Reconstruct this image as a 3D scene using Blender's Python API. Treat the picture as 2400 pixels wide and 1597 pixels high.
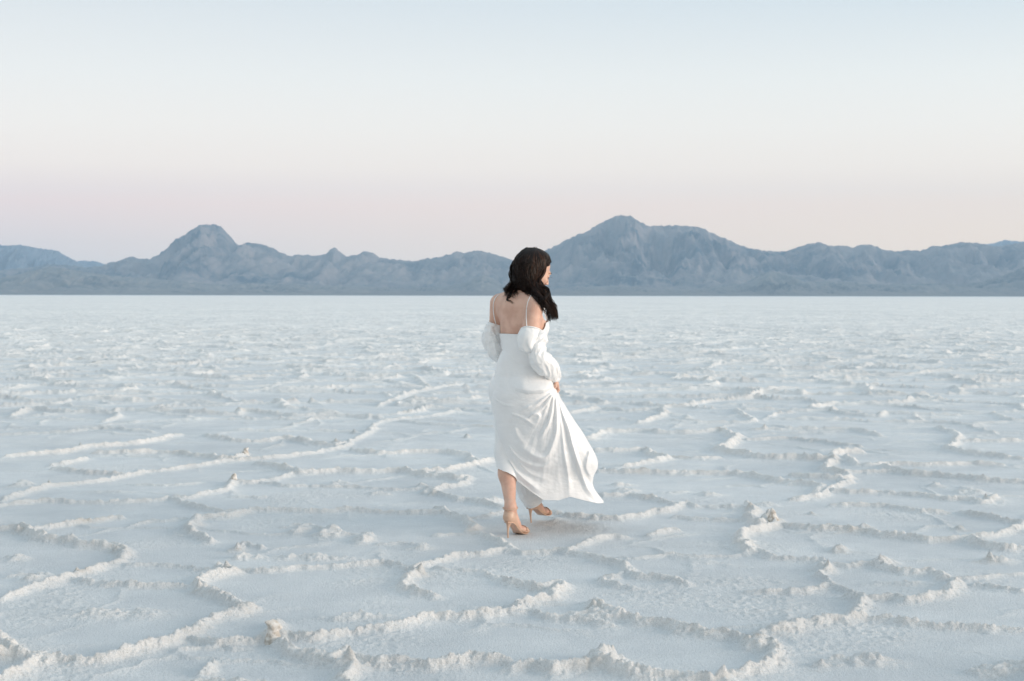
import bpy, math, random
import numpy as np
from mathutils import Matrix, Vector

for o in list(bpy.data.objects):
    bpy.data.objects.remove(o)
SC = bpy.context.scene
COL = SC.collection
rng = np.random.default_rng(7)

# ------------------------------------------------------------------ camera
CAMH = 1.417
FPX = 2400 * 50 / 36.0            # focal length in photograph pixels
PITCH = math.atan(105.5 / FPX)
ROLL = math.atan(4 / 2400)
C0 = np.array([0.0, 0.0, CAMH])
_f = np.array([0, math.cos(PITCH), -math.sin(PITCH)])
_r0 = np.array([1.0, 0, 0])
_u0 = np.cross(_r0, _f)
_r = _r0 * math.cos(ROLL) + _u0 * math.sin(ROLL)
_u = -_r0 * math.sin(ROLL) + _u0 * math.cos(ROLL)
cam_data = bpy.data.cameras.new('camera')
cam = bpy.data.objects.new('camera', cam_data)
COL.objects.link(cam)
cam.matrix_world = Matrix(((_r[0], _u[0], -_f[0], 0), (_r[1], _u[1], -_f[1], 0),
                           (_r[2], _u[2], -_f[2], CAMH), (0, 0, 0, 1)))
cam_data.lens = 50
cam_data.sensor_width = 36
cam_data.sensor_fit = 'HORIZONTAL'
cam_data.clip_start = 0.1
cam_data.clip_end = 200000
cam_data.dof.use_dof = True
cam_data.dof.focus_distance = 8.45
cam_data.dof.aperture_fstop = 5.6
SC.camera = cam

# ------------------------------------------------------------------ world
SUN_AZ = (0.95, -0.31)            # horizontal direction towards the sun (right, a little behind the camera)
SUN_EL = math.radians(11)
w = bpy.data.worlds.new('World')
SC.world = w
w.use_nodes = True
nt = w.node_tree
nt.nodes.clear()
N = nt.nodes.new
L = nt.links.new
out = N('ShaderNodeOutputWorld')
bg = N('ShaderNodeBackground')
tc = N('ShaderNodeTexCoord')
sep = N('ShaderNodeSeparateXYZ')
L(tc.outputs['Generated'], sep.inputs[0])


def ramp(node_new, stops, interp='EASE'):
    r = node_new('ShaderNodeValToRGB')
    cr = r.color_ramp
    cr.interpolation = interp
    while len(cr.elements) > 1:
        cr.elements.remove(cr.elements[-1])
    cr.elements[0].position = stops[0][0]
    cr.elements[0].color = (*stops[0][1], 1)
    for p, c in stops[1:]:
        e = cr.elements.new(p)
        e.color = (*c, 1)
    return r


def wmath(op, a, b=None, c=None, tree=None):
    m = (tree or nt).nodes.new('ShaderNodeMath')
    m.operation = op
    for i, v in enumerate((a, b, c)):
        if v is None:
            continue
        if isinstance(v, (int, float)):
            m.inputs[i].default_value = v
        else:
            (tree or nt).links.new(v, m.inputs[i])
    return m.outputs[0]


elev = wmath('MAXIMUM', sep.outputs['Z'], 0.0)
elev = wmath('POWER', elev, 0.5)
R1 = ramp(N, [(0.0, (0.80, 0.76, 0.70)), (0.12, (0.85, 0.76, 0.69)), (0.19, (0.97, 0.77, 0.66)), (0.25, (1.17, 0.82, 0.66)), (0.297, (1.19, 0.97, 0.79)),
              (0.34, (1.09, 0.97, 0.84)), (0.385, (0.96, 0.92, 0.85)), (0.444, (0.78, 0.80, 0.80)), (0.62, (0.71, 0.82, 0.88)), (1.0, (0.65, 0.79, 0.89))], 'LINEAR')
R2 = ramp(N, [(0.0, (1.18, 0.88, 0.60)), (0.21, (1.23, 0.90, 0.61)), (0.25, (1.22, 0.90, 0.64)), (0.297, (1.18, 0.98, 0.78)),
              (0.34, (1.07, 0.97, 0.84)), (0.385, (0.94, 0.92, 0.85)), (0.444, (0.72, 0.78, 0.80)), (0.62, (0.70, 0.815, 0.88)), (1.0, (0.65, 0.79, 0.89))], 'LINEAR')
L(elev, R1.inputs[0])
L(elev, R2.inputs[0])
azm = wmath('MULTIPLY_ADD', sep.outputs['X'], 1.6, 0.5)
azc = N('ShaderNodeClamp')
L(azm, azc.inputs[0])
mx = N('ShaderNodeMixRGB')
L(azc.outputs[0], mx.inputs[0])
L(R1.outputs[0], mx.inputs[1])
L(R2.outputs[0], mx.inputs[2])
# warm twilight glow round the sun's azimuth
d1 = wmath('MULTIPLY', sep.outputs['X'], SUN_AZ[0])
d2 = wmath('MULTIPLY_ADD', sep.outputs['Y'], SUN_AZ[1], d1)
d3 = wmath('MAXIMUM', wmath('MULTIPLY_ADD', d2, 0.80, 0.20), 0.0)
glow = wmath('POWER', d3, 2.4)
hz = wmath('POWER', wmath('SUBTRACT', 1.0, wmath('MAXIMUM', sep.outputs['Z'], 0.0)), 3.0)
glow = wmath('MULTIPLY', glow, hz)
gcol = N('ShaderNodeMixRGB')
gcol.blend_type = 'ADD'
L(glow, gcol.inputs[0])
L(mx.outputs[0], gcol.inputs[1])
gcol.inputs[2].default_value = (0.95, 0.62, 0.36, 1)
sky = N('ShaderNodeTexSky')
sky.sky_type = 'NISHITA'
sky.sun_disc = False
sky.sun_elevation = math.radians(3)
sky.sun_rotation = math.atan2(SUN_AZ[0], SUN_AZ[1])
sk = N('ShaderNodeMixRGB')
sk.blend_type = 'ADD'
sk.inputs[0].default_value = 0.004
L(gcol.outputs[0], sk.inputs[1])
L(sky.outputs[0], sk.inputs[2])
# the sky behind the camera is duller
bk = wmath('MULTIPLY_ADD', sep.outputs['X'], -0.45, wmath('MULTIPLY', sep.outputs['Y'], -0.9))
bk = wmath('SUBTRACT', 1.0, wmath('MULTIPLY', wmath('MAXIMUM', bk, 0.0), 0.38))
dl = N('ShaderNodeMixRGB')
dl.blend_type = 'MULTIPLY'
dl.inputs[0].default_value = 1.0
L(sk.outputs[0], dl.inputs[1])
L(bk, dl.inputs[2])
L(dl.outputs[0], bg.inputs[0])
bg.inputs[1].default_value = 1.0
L(bg.outputs[0], out.inputs[0])

sl = bpy.data.lights.new('sun', 'SUN')
sun = bpy.data.objects.new('sun', sl)
COL.objects.link(sun)
sl.energy = 2.2
sl.angle = math.radians(28)
sl.color = (1.0, 0.87, 0.76)
sd = Vector((SUN_AZ[0] * math.cos(SUN_EL), SUN_AZ[1] * math.cos(SUN_EL), math.sin(SUN_EL)))
sun.rotation_euler = sd.to_track_quat('Z', 'Y').to_euler()
SC.view_settings.view_transform = 'Standard'
SC.view_settings.look = 'None'
SC.view_settings.exposure = 0.06
SC.view_settings.gamma = 1
SC.cycles.volume_bounces = 1
SC.cycles.use_denoising = True


# ------------------------------------------------------------------ helpers
def P(px, py, Y):
    """photograph pixel -> world point at distance Y in front of the camera"""
    px = np.asarray(px, float)
    py = np.asarray(py, float)
    d = _f + ((px - 1200) / FPX)[..., None] * _r - ((py - 798.5) / FPX)[..., None] * _u
    return C0 + d * (np.asarray(Y, float) / d[..., 1])[..., None]


def G(px, py, z=0.0):
    """photograph pixel -> point on the level z"""
    px = np.asarray(px, float)
    py = np.asarray(py, float)
    d = _f + ((px - 1200) / FPX)[..., None] * _r - ((py - 798.5) / FPX)[..., None] * _u
    return C0 + d * ((np.asarray(z, float) - CAMH) / d[..., 2])[..., None]


def tag(o, label=None, cat=None, group=None, kind=None):
    if label: o['label'] = label
    if cat: o['category'] = cat
    if group: o['group'] = group
    if kind: o['kind'] = kind
    return o


def mesh_from(name, V, F, mat=None, smooth=True, attrs=None):
    V = np.ascontiguousarray(V, np.float32)
    F = np.ascontiguousarray(F, np.int32)
    me = bpy.data.meshes.new(name)
    k = F.shape[1]
    me.vertices.add(len(V))
    me.vertices.foreach_set('co', V.ravel())
    me.loops.add(F.size)
    me.loops.foreach_set('vertex_index', F.ravel())
    me.polygons.add(len(F))
    me.polygons.foreach_set('loop_start', np.arange(0, F.size, k, dtype=np.int32))
    me.polygons.foreach_set('loop_total', np.full(len(F), k, np.int32))
    me.update(calc_edges=True)
    me.polygons.foreach_set('use_smooth', np.full(len(F), smooth, bool))
    for nm, a in (attrs or {}).items():
        at = me.attributes.new(nm, 'FLOAT', 'POINT')
        at.data.foreach_set('value', np.ascontiguousarray(a, np.float32))
    if mat: me.materials.append(mat)
    return me


def link(name, me, parent=None):
    o = bpy.data.objects.new(name, me)
    COL.objects.link(o)
    if parent is not None: o.parent = parent
    return o


_pt = np.random.default_rng(11).permutation(256).astype(np.int32)
_pt = np.concatenate([_pt, _pt])
_ga = np.random.default_rng(12).random(256) * 2 * np.pi
_gx = np.cos(_ga).astype(np.float32)
_gy = np.sin(_ga).astype(np.float32)


def perlin(x, y, seed=0):
    x = np.asarray(x, np.float64) + seed * 17.31
    y = np.asarray(y, np.float64) + seed * 7.77
    xf = np.floor(x); yf = np.floor(y)
    xi = xf.astype(np.int64) & 255; yi = yf.astype(np.int64) & 255
    fx = (x - xf).astype(np.float32); fy = (y - yf).astype(np.float32)
    u = fx * fx * fx * (fx * (fx * 6 - 15) + 10)
    v = fy * fy * fy * (fy * (fy * 6 - 15) + 10)

    def g(a, b, dx, dy):
        h = _pt[_pt[a & 255] + (b & 255)]
        return _gx[h] * dx + _gy[h] * dy
    n00 = g(xi, yi, fx, fy); n10 = g(xi + 1, yi, fx - 1, fy)
    n01 = g(xi, yi + 1, fx, fy - 1); n11 = g(xi + 1, yi + 1, fx - 1, fy - 1)
    return 1.4 * ((n00 * (1 - u) + n10 * u) * (1 - v) + (n01 * (1 - u) + n11 * u) * v)


def fbm(x, y, oct=4, seed=0, gain=0.5):
    s = 0; a = 1; t = 0
    for i in range(oct):
        s = s + a * perlin(x, y, seed + i * 3)
        t += a; a *= gain; x = x * 2.03; y = y * 2.03
    return s / t


def worley(x, y, seed=0):
    """F1, F2 distances for jittered grid points"""
    xf = np.floor(x); yf = np.floor(y)
    xi = xf.astype(np.int64); yi = yf.astype(np.int64)
    rx = np.random.default_rng(100 + seed).random(65536).astype(np.float32)
    ry = np.random.default_rng(200 + seed).random(65536).astype(np.float32)
    f1 = np.full(x.shape, 9, np.float32); f2 = f1.copy()
    fx = (x - xf).astype(np.float32); fy = (y - yf).astype(np.float32)
    for i in (-1, 0, 1):
        for j in (-1, 0, 1):
            h = ((xi + i) & 255) * 256 + ((yi + j) & 255)
            d = np.hypot(i + 0.05 + 0.9 * rx[h] - fx, j + 0.05 + 0.9 * ry[h] - fy)
            f2 = np.minimum(f2, np.maximum(f1, d))
            f1 = np.minimum(f1, d)
    return f1, f2


def smooth_poly(pts, n=4):
    p = np.asarray(pts, float)
    if len(p) < 3: return p
    q = np.vstack([2 * p[0] - p[1], p, 2 * p[-1] - p[-2]])
    o = []
    for i in range(1, len(q) - 2):
        for t in np.arange(n) / n:
            o.append(0.5 * ((2 * q[i]) + (-q[i - 1] + q[i + 1]) * t + (2 * q[i - 1] - 5 * q[i] + 4 * q[i + 1] - q[i + 2]) * t * t
                            + (-q[i - 1] + 3 * q[i] - 3 * q[i + 1] + q[i + 2]) * t ** 3))
    o.append(p[-1])
    return np.array(o)


class Mat:
    """small wrapper for building node materials"""
    def __init__(self, name):
        self.m = bpy.data.materials.new(name)
        self.m.use_nodes = True
        self.t = self.m.node_tree
        self.b = self.t.nodes['Principled BSDF']
        self.tc = None

    def n(self, kind): return self.t.nodes.new(kind)
    def l(self, a, b): self.t.links.new(a, b)

    def set(self, **k):
        for a, v in k.items():
            s = self.b.inputs[a.replace('_', ' ')]
            s.default_value = (*v, 1) if isinstance(v, tuple) else v

    def coord(self):
        if not self.tc:
            self.tc = self.n('ShaderNodeTexCoord')
        return self.tc.outputs['Object']

    def noise(self, scale, detail=4, rough=0.55):
        q = self.n('ShaderNodeTexNoise')
        q.inputs['Scale'].default_value = scale
        q.inputs['Detail'].default_value = detail
        q.inputs['Roughness'].default_value = rough
        self.l(self.coord(), q.inputs['Vector'])
        return q.outputs['Fac']

    def attr(self, nm):
        q = self.n('ShaderNodeAttribute')
        q.attribute_name = nm
        return q.outputs['Fac']

    def math(self, op, a, b=None, c=None): return wmath(op, a, b, c, self.t)

    def mix(self, f, a, b, blend='MIX'):
        q = self.n('ShaderNodeMixRGB')
        q.blend_type = blend
        for i, v in enumerate((f, a, b)):
            if isinstance(v, (int, float)): q.inputs[i].default_value = v
            elif isinstance(v, tuple): q.inputs[i].default_value = (*v, 1)
            else: self.l(v, q.inputs[i])
        return q.outputs[0]

    def ramp(self, f, stops, interp='LINEAR'):
        q = ramp(self.n, stops, interp)
        self.l(f, q.inputs[0])
        return q.outputs[0]

    def bump(self, h, dist, strength=1.0, normal=None):
        q = self.n('ShaderNodeBump')
        q.inputs['Distance'].default_value = dist
        q.inputs['Strength'].default_value = strength
        self.l(h, q.inputs['Height'])
        if normal is not None: self.l(normal, q.inputs['Normal'])
        self.l(q.outputs[0], self.b.inputs['Normal'])
        return q.outputs[0]


# ------------------------------------------------------------------ salt flat
# crests of the salt ridges: (height in cm, [points]) read off enlargements whose origin and scale are given per block
K = 1.964
RA = [
 (4, [(0,150),(60,120),(150,95),(230,75),(330,65),(440,55),(540,40),(620,20),(700,5)]),
 (4, [(0,165),(120,150),(260,145),(420,150),(600,148),(720,140),(790,125),(850,130),(950,110),(1040,95),(1075,60),(1120,60),(1200,55),(1300,35),(1350,15),(1440,0)]),
 (4, [(790,130),(850,155),(950,180),(1050,195),(1110,190),(1150,185)]),
 (2.2, [(600,70),(700,75),(800,75),(930,60)]),
 (3, [(1200,60),(1350,75),(1500,75),(1650,80),(1800,90),(1920,90),(1960,75)]),
 (4.5, [(1870,5),(1950,15),(2050,30),(2130,35),(2160,45),(2100,65),(2030,80),(1960,100)]),
 (4.5, [(1930,70),(1990,95),(2040,110),(2100,130),(2200,145),(2320,170)]),
 (4, [(1110,190),(1180,185),(1300,185),(1450,190),(1600,185),(1750,190),(1900,195),(2050,195),(2080,205)]),
 (5, [(1150,185),(1050,210),(920,220),(890,250),(870,285),(920,300),(960,325)]),
 (5, [(2010,175),(2080,200),(2150,230),(2180,260),(2150,290),(2200,295),(2280,320),(2340,350),(2357,365)]),
 (3.5, [(2150,230),(2220,215),(2300,195),(2360,185)]),
 (6, [(0,265),(60,265),(110,270),(200,315),(300,325),(380,340),(450,340),(530,355)]),
 (4, [(60,265),(150,275),(250,262),(330,250),(400,240),(500,225),(560,220)]),
 (2.5, [(600,260),(680,240),(740,235),(880,225)]),
 (6.5, [(530,340),(580,380),(550,420),(480,440),(400,465),(320,490),(250,515),(150,540),(50,570),(0,590)]),
 (3.5, [(30,490),(120,485),(200,490),(290,490)]),
 (3.5, [(560,430),(650,440),(750,440),(850,450),(950,465),(1000,470)]),
 (8, [(1015,440),(1060,465),(1000,480),(940,495),(910,530),(960,560),(1040,590),(1090,620)]),
 (5, [(350,500),(450,520),(600,530),(750,535),(900,535)]),
 (8, [(1090,620),(1160,630),(1050,660),(950,690),(900,740),(820,780),(740,800),(620,830),(480,860),(350,870),(230,860),(150,900),(60,940),(0,970)]),
 (4.5, [(1080,460),(1200,465),(1350,455),(1500,450),(1650,440),(1780,430),(1880,460)]),
 (6, [(1880,460),(1940,435),(2000,425),(2100,395),(2200,385),(2300,370),(2357,360)]),
 (6.5, [(1930,440),(1880,500),(1850,540),(1900,545),(1920,560),(2000,580)]),
 (4.5, [(1990,455),(2100,465),(2200,470),(2290,500),(2357,530)]),
 (2.5, [(1750,345),(1850,340),(1960,350)]),
 (3, [(1310,260),(1400,255),(1500,275),(1600,300),(1700,300)]),
 (3, [(2010,300),(2080,295),(2140,300)]),
 (6.5, [(900,780),(1000,790),(1100,790),(1200,780),(1240,740),(1270,700)]),
 (6.5, [(1290,750),(1350,770),(1450,770),(1550,750),(1700,735),(1850,710),(2000,680),(2150,670),(2250,660),(2357,650)]),
 (9, [(1270,790),(1350,820),(1450,850),(1520,870),(1560,850),(1590,830)]),
 (8, [(1600,850),(1680,880),(1800,880),(1950,890),(2100,880),(2250,870),(2357,880)]),
 (9, [(-60,740),(0,790),(50,830),(100,850),(200,850)]),
 (7, [(1590,880),(1610,930),(1600,990)]),
 (4, [(850,830),(1000,810),(1130,820)]),
 (4, [(1090,350),(1130,340),(1200,350)]),
]
RB = [
 (4, [(380,110),(460,120),(550,115),(640,135),(740,155),(790,160)]),
 (4.5, [(180,195),(260,210),(380,215),(480,225),(560,215),(650,195),(720,185),(790,155),(830,165)]),
 (3, [(830,170),(950,175),(1070,175),(1100,165)]),
 (6, [(1090,155),(1110,185),(1090,230),(1150,245),(1200,215),(1225,250)]),
 (3.5, [(740,215),(850,225),(950,230),(1080,240)]),
 (6.5, [(1225,250),(1150,270),(1070,290),(1060,310),(1080,350),(1110,370)]),
 (5, [(1240,255),(1350,270),(1500,275),(1650,285),(1750,300),(1900,320),(2050,320),(2100,305)]),
 (5.5, [(2100,305),(2180,345),(2260,360),(2357,360)]),
 (5.5, [(1080,390),(1110,370),(1200,405),(1300,415),(1400,420),(1430,430)]),
 (3, [(500,410),(620,410),(740,400),(850,405),(1000,405),(1080,395)]),
 (5.5, [(-10,375),(100,380),(230,375),(300,390),(400,415),(500,440),(550,470),(600,500),(700,510),(800,530)]),
 (4, [(250,365),(320,345),(380,325),(440,310),(520,310)]),
 (4.5, [(640,300),(700,285),(760,275)]),
 (4, [(520,480),(480,500),(400,510),(500,540),(560,550)]),
 (7.5, [(-60,500),(60,530),(150,545),(200,520),(240,540),(150,590),(50,620),(-10,650)]),
 (5, [(-20,660),(80,650),(150,670),(220,690),(330,700),(450,715)]),
 (8, [(380,600),(440,640),(500,665),(600,700),(720,710),(800,735),(900,750),(1000,755),(1090,780)]),
 (8, [(1090,780),(1120,810),(1210,810),(1220,850),(1180,890),(1100,920),(1040,940),(980,940)]),
 (7.5, [(1180,770),(1150,755),(1250,740),(1350,715),(1450,700),(1550,680),(1590,640),(1630,600),(1560,580)]),
 (5, [(1090,565),(1200,565),(1300,570),(1380,555),(1460,535),(1500,545),(1560,570),(1620,575)]),
 (6, [(1410,410),(1440,450),(1420,490),(1460,520)]),
 (6.5, [(1430,430),(1550,440),(1650,435),(1750,460),(1850,470),(1930,465),(1990,500),(2040,520),(2010,570),(1920,580),(1830,600),(1730,590),(1640,590)]),
 (6, [(1590,680),(1680,690),(1800,700),(1950,715),(2100,720),(2200,730),(2357,730)]),
 (4, [(1980,510),(2100,500),(2200,490),(2357,480)]),
 (5, [(2130,530),(2250,545),(2330,555),(2370,560)]),
 (8, [(-10,905),(80,890),(200,920),(300,910),(420,905),(560,935),(700,950),(850,960),(960,965)]),
 (4.5, [(1280,135),(1350,130),(1430,115),(1460,85),(1530,60),(1570,50)]),
 (5.5, [(400,5),(600,10),(900,15),(1050,20),(1150,35),(1250,55),(1350,65),(1420,75),(1400,100)]),
 (4.5, [(1450,95),(1600,100),(1780,105),(1900,115),(2000,130),(2100,135),(2180,150),(2220,120)]),
 (4, [(1470,160),(1600,160),(1700,165),(1780,175),(1900,190),(1990,195)]),
 (4.5, [(2060,190),(2150,205),(2250,230),(2350,240),(2300,275),(2200,295),(2100,305)]),
 (4.5, [(1530,60),(1530,15),(1650,10),(1780,10),(1900,20),(2050,35),(2200,50),(2357,60)]),
]
RC = [
 (3.5, [(700,830),(800,820),(900,805),(1050,785),(1150,775),(1300,765),(1450,745),(1590,715),(1620,690),(1700,650),(1730,610),(1830,590),(1950,580),(2080,560),(2110,545),(2250,560),(2290,570)]),
 (4, [(250,815),(350,830),(450,840),(600,845)]),
 (4.5, [(1180,790),(1300,810),(1340,820),(1400,835),(1550,825),(1700,830),(1850,825),(1950,845),(2080,860),(2130,865),(2160,850)]),
 (4.5, [(950,660),(1050,685),(1200,690),(1320,680),(1450,700),(1550,710),(1600,700)]),
 (3.5, [(0,660),(150,655),(300,650),(480,630),(600,640),(700,650)]),
 (4.5, [(30,760),(150,750),(300,740),(390,720),(500,712),(650,700),(750,680),(830,660)]),
 (4, [(250,800),(320,790),(400,770)]),
 (4.5, [(430,745),(600,745),(800,745),(950,760),(1060,775),(1130,745)]),
 (5.5, [(60,570),(150,545),(300,555),(430,555),(520,560),(540,545),(650,548),(800,552),(950,560),(1090,565),(1110,550),(1200,555),(1350,570),(1550,570),(1750,580)]),
 (4, [(480,600),(540,580),(530,560)]),
 (4.5, [(1620,730),(1750,745),(1900,740),(2050,740),(2150,760),(2200,790)]),
 (4.5, [(1900,830),(2050,820),(2200,795),(2270,770)]),
 (3, [(1850,600),(2000,615),(2150,620),(2270,625)]),
 (3, [(1080,640),(1300,645),(1500,645),(1640,650)]),
 (4.5, [(2130,430),(2050,440),(1940,460),(1860,480),(1780,515),(1740,530)]),
 (4.5, [(1700,380),(1800,385),(1900,390),(1950,430),(1980,440)]),
 (4.5, [(830,440),(900,450),(1000,465),(1070,470)]),
]
RD = [
 (5, [(270,560),(400,540),(520,550),(680,545),(700,565),(640,590),(580,605)]),
 (4, [(1030,545),(1060,570),(1110,600),(1000,605),(850,605)]),
 (4.5, [(1060,545),(1200,545),(1350,550),(1460,545),(1500,560),(1600,570),(1690,575),(1720,560),(1850,565),(2050,570)]),
 (5, [(350,680),(420,650),(500,645),(610,640),(700,650),(850,650),(960,640),(1010,665),(1030,660)]),
 (4.5, [(1100,635),(1250,635),(1400,635),(1560,635),(1640,650),(1700,665)]),
 (6, [(1050,660),(1000,700),(960,730),(1050,745),(1150,760),(1300,765),(1440,770),(1480,770),(1490,745),(1600,735)]),
 (3.5, [(1080,685),(1250,680),(1400,690),(1500,705),(1600,715)]),
 (4.5, [(380,735),(500,735),(620,730),(640,755),(710,770),(620,790),(520,805)]),
 (3, [(700,765),(850,775),(950,770)]),
 (5, [(1490,770),(1450,800),(1450,820),(1530,845),(1520,860),(1300,845)]),
 (4, [(1540,760),(1600,800),(1750,795),(1900,800),(2100,795),(2250,800)]),
 (4.5, [(1700,800),(1800,835),(1950,845),(2100,860),(2200,870),(2357,880)]),
 (4.5, [(1960,625),(2050,660),(2030,710),(2000,720),(2050,735),(2150,750),(2357,770)]),
 (4, [(2060,690),(2200,690),(2357,690)]),
 (4, [(2210,560),(2280,590),(2357,595)]),
]
# upstanding tips at the nodes: (block, x, y, height cm)
TIPS = [('A',235,50,7),('A',1075,28,9),('A',2000,88,7),('A',340,455,6),('A',1030,430,8),('A',1265,700,11),('A',1590,820,12),
        ('A',20,800,10),('A',540,345,7),('A',370,225,6),('A',90,262,7),('A',1930,440,8),('A',1090,335,7),('A',905,520,8),('A',2150,245,7),('A',1100,605,8),
        ('B',1198,195,10),('B',1100,160,8),('B',1000,905,10),('B',380,600,8),('B',1700,395,8),('B',1500,350,6),('B',2200,395,6),('B',1620,240,6),
        ('B',2050,250,6),('B',2190,115,7),('B',1380,190,4),('B',215,520,8),('B',1440,430,7),('B',400,820,8),('B',1590,640,8),('B',1150,755,8),('B',380,205,6),('B',1400,870,5),('B',450,810,8),
        ('C',1130,730,8),('C',375,700,7),('C',1640,640,7),('C',1550,680,7),('C',480,625,6),('C',535,545,7),('C',1100,550,6),('C',1320,800,7),
        ('C',1860,465,6),('C',1940,430,6),('C',920,445,6),('C',2160,655,7),('C',2110,545,6),('C',1690,375,5),('C',1250,335,5),
        ('D',490,635,7),('D',605,620,8),('D',685,545,7),('D',1465,540,8),('D',1490,765,7),('D',1160,625,7),('D',980,640,6),('D',620,725,6),
        ('D',2160,400,8),('D',2060,470,6),('D',770,340,6),('D',420,810,6),('D',1690,560,7),('D',1380,680,6),('D',2170,850,7)]
# crumbly mounds inside the pans: (block, x, y, half width px, half depth px, height cm)
MOUNDS = [('A',520,655,300,50,2.2),('A',1680,665,210,40,2.6),('A',1450,390,190,35,3),('A',1150,380,80,40,4),('A',1700,510,170,30,1.2),
          ('B',360,650,130,40,4.5),('B',440,840,120,40,6),('B',1610,840,170,50,4.5),('B',2220,900,130,40,4),('B',1000,520,350,60,1.2),('B',1800,520,180,30,1.6),
          ('A',1380,255,50,12,4),('A',1510,275,50,12,4),('A',1670,300,60,14,4),('A',980,875,40,14,4),('A',170,485,60,14,3),('B',1700,400,60,22,4),('B',1500,350,40,14,3),
          ('B',2230,400,80,20,3.5),('B',1950,60,40,12,3),('B',910,105,60,12,3),('B',520,85,60,12,3),('A',1550,50,45,12,3),('A',1760,100,60,14,2.5),
          ('A',1150,120,120,12,2),('A',520,100,150,14,1.5),('B',1180,150,60,14,3),('A',60,390,70,16,3),('B',760,100,100,12,2),('A',1940,345,60,14,3),('A',2270,130,50,14,4),
          ('A',90,55,60,16,4),('B',2100,85,60,16,4),('B',500,60,60,14,3)]
ORG = {'A': (0, 1100), 'B': (1200, 1100), 'C': (0, 680), 'D': (1200, 680)}


def geo_rows(a, b, step):
    n = int(round(math.log(b / a) / step))
    return a * (b / a) ** (np.arange(n) / n)


rows = np.concatenate([[-40, -20, -10, -5, -2, 0, 1, 2, 2.6, 3.1, 3.5], geo_rows(3.8, 4.9, .005), geo_rows(4.9, 14, .0012), geo_rows(14, 60, .003), geo_rows(60, 400, .009), geo_rows(400, 19800, .1), [19800]])
ain = np.linspace(-.46, .46, 960)
aout = .46 + np.cumsum(.001 * 1.09 ** np.arange(64))
aout = aout * (1 + 0 * aout)
acol = np.concatenate([-aout[::-1], ain, aout])
wrow = np.maximum(rows, 4.0)
wrow = np.minimum(wrow, 8000)
GX = acol[None, :] * wrow[:, None]
GY = np.repeat(rows[:, None], len(acol), 1)
print('ground', GX.shape, acol[-1])
SP = np.maximum(np.gradient(rows), 0.004)[:, None]            # local row spacing
DIST = np.maximum(rows, 4)[:, None]
near = DIST < 450
NR = int(np.searchsorted(rows, 420))
X = GX[:NR]; Y = GY[:NR]
spc = SP[:NR]

# domain warp so that traced crests get natural wobble
WX = X + 0.030 * perlin(X * 5, Y * 5, 1) + 0.016 * perlin(X * 13, Y * 13, 2) + 0.008 * perlin(X * 31, Y * 31, 3)
WY = Y + 0.030 * perlin(X * 5, Y * 5, 4) + 0.020 * perlin(X * 13, Y * 13, 5) + 0.010 * perlin(X * 31, Y * 31, 6)
H = np.zeros_like(X)
cover = np.zeros_like(X)


def block(x0, x1, y0, y1):
    i0 = int(np.searchsorted(rows, y0)); i1 = min(int(np.searchsorted(rows, y1)), NR)
    ww = np.array([max(y0, 4.0), max(y1, 4.0)])
    aa = [x0 / ww[0], x0 / ww[1], x1 / ww[0], x1 / ww[1]]
    j0 = int(np.searchsorted(acol, min(aa))); j1 = int(np.searchsorted(acol, max(aa)))
    return slice(i0, i1), slice(j0, j1)


for key, RR in (('A', RA), ('B', RB), ('C', RC), ('D', RD)):
    ox, oy = ORG[key]
    for h, pts in RR:
        pts = smooth_poly(pts, 5)
        h = h / 100 * (.54 if key in 'AB' and pts[:, 1].mean() > 350 else (.8 if key in 'AB' else 1.05))
        g = G(ox + pts[:, 0] / K, oy + pts[:, 1] / K, h * 0.6)[:, :2]
        # fade the ends
        s = np.concatenate([[0], np.cumsum(np.hypot(*np.diff(g, axis=0).T))])
        hh = h * (0.75 + 0.25 * np.clip(np.minimum(s, s[-1] - s) / 0.12, 0, 1))
        for k in range(len(g) - 1):
            a, b = g[k], g[k + 1]
            R = 0.30
            sl_ = block(min(a[0], b[0]) - R, max(a[0], b[0]) + R, min(a[1], b[1]) - R, max(a[1], b[1]) + R)
            if sl_[0].stop <= sl_[0].start or sl_[1].stop <= sl_[1].start: continue
            wx = WX[sl_]; wy = WY[sl_]
            ab = b - a
            t = np.clip(((wx - a[0]) * ab[0] + (wy - a[1]) * ab[1]) / (ab @ ab + 1e-9), 0, 1)
            d = np.hypot(wx - a[0] - t * ab[0], wy - a[1] - t * ab[1])
            hl = hh[k] * (1 - t) + hh[k + 1] * t
            wd = np.maximum(0.014 + 0.48 * hl, 0.8 * spc[sl_[0]])
            q = d / wd
            p = 0.80 * np.exp(-q ** 1.7) + 0.20 * np.exp(-q * 0.55)
            p = p * np.clip((R - d) / 0.08, 0, 1)
            H[sl_] = np.maximum(H[sl_], hl * p)
            cover[sl_] = np.maximum(cover[sl_], np.clip(1.3 - d / 0.25, 0, 1))

# region that was traced: the rest of the flat gets cellular ridges
gy0 = 5.0
inside = np.clip((0.385 * DIST[:NR] - np.abs(X)) / 0.25, 0, 1) * np.clip((18.5 - Y) / 6.0, 0, 1) * np.clip((Y - 5.0) / .15, 0, 1)
wx2 = X + 0.30 * perlin(X * .9, Y * .9, 21) + 0.11 * perlin(X * 3, Y * 3, 22) + .03 * perlin(X * 11, Y * 11, 23)
wy2 = Y + 0.30 * perlin(X * .9, Y * .9, 24) + 0.11 * perlin(X * 3, Y * 3, 25) + .03 * perlin(X * 11, Y * 11, 26)
f1, f2 = worley(wx2 / 1.75, wy2 / 1.45, 1)
e1 = (f2 - f1) * 0.8
hm = np.clip(0.88 + 0.6 * perlin(X * .8, Y * .8, 31), 0.35, 1.3)
far_h = 0.060 * (1 + 0.35 * np.clip((Y - 10) / 30, 0, 1))
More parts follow.
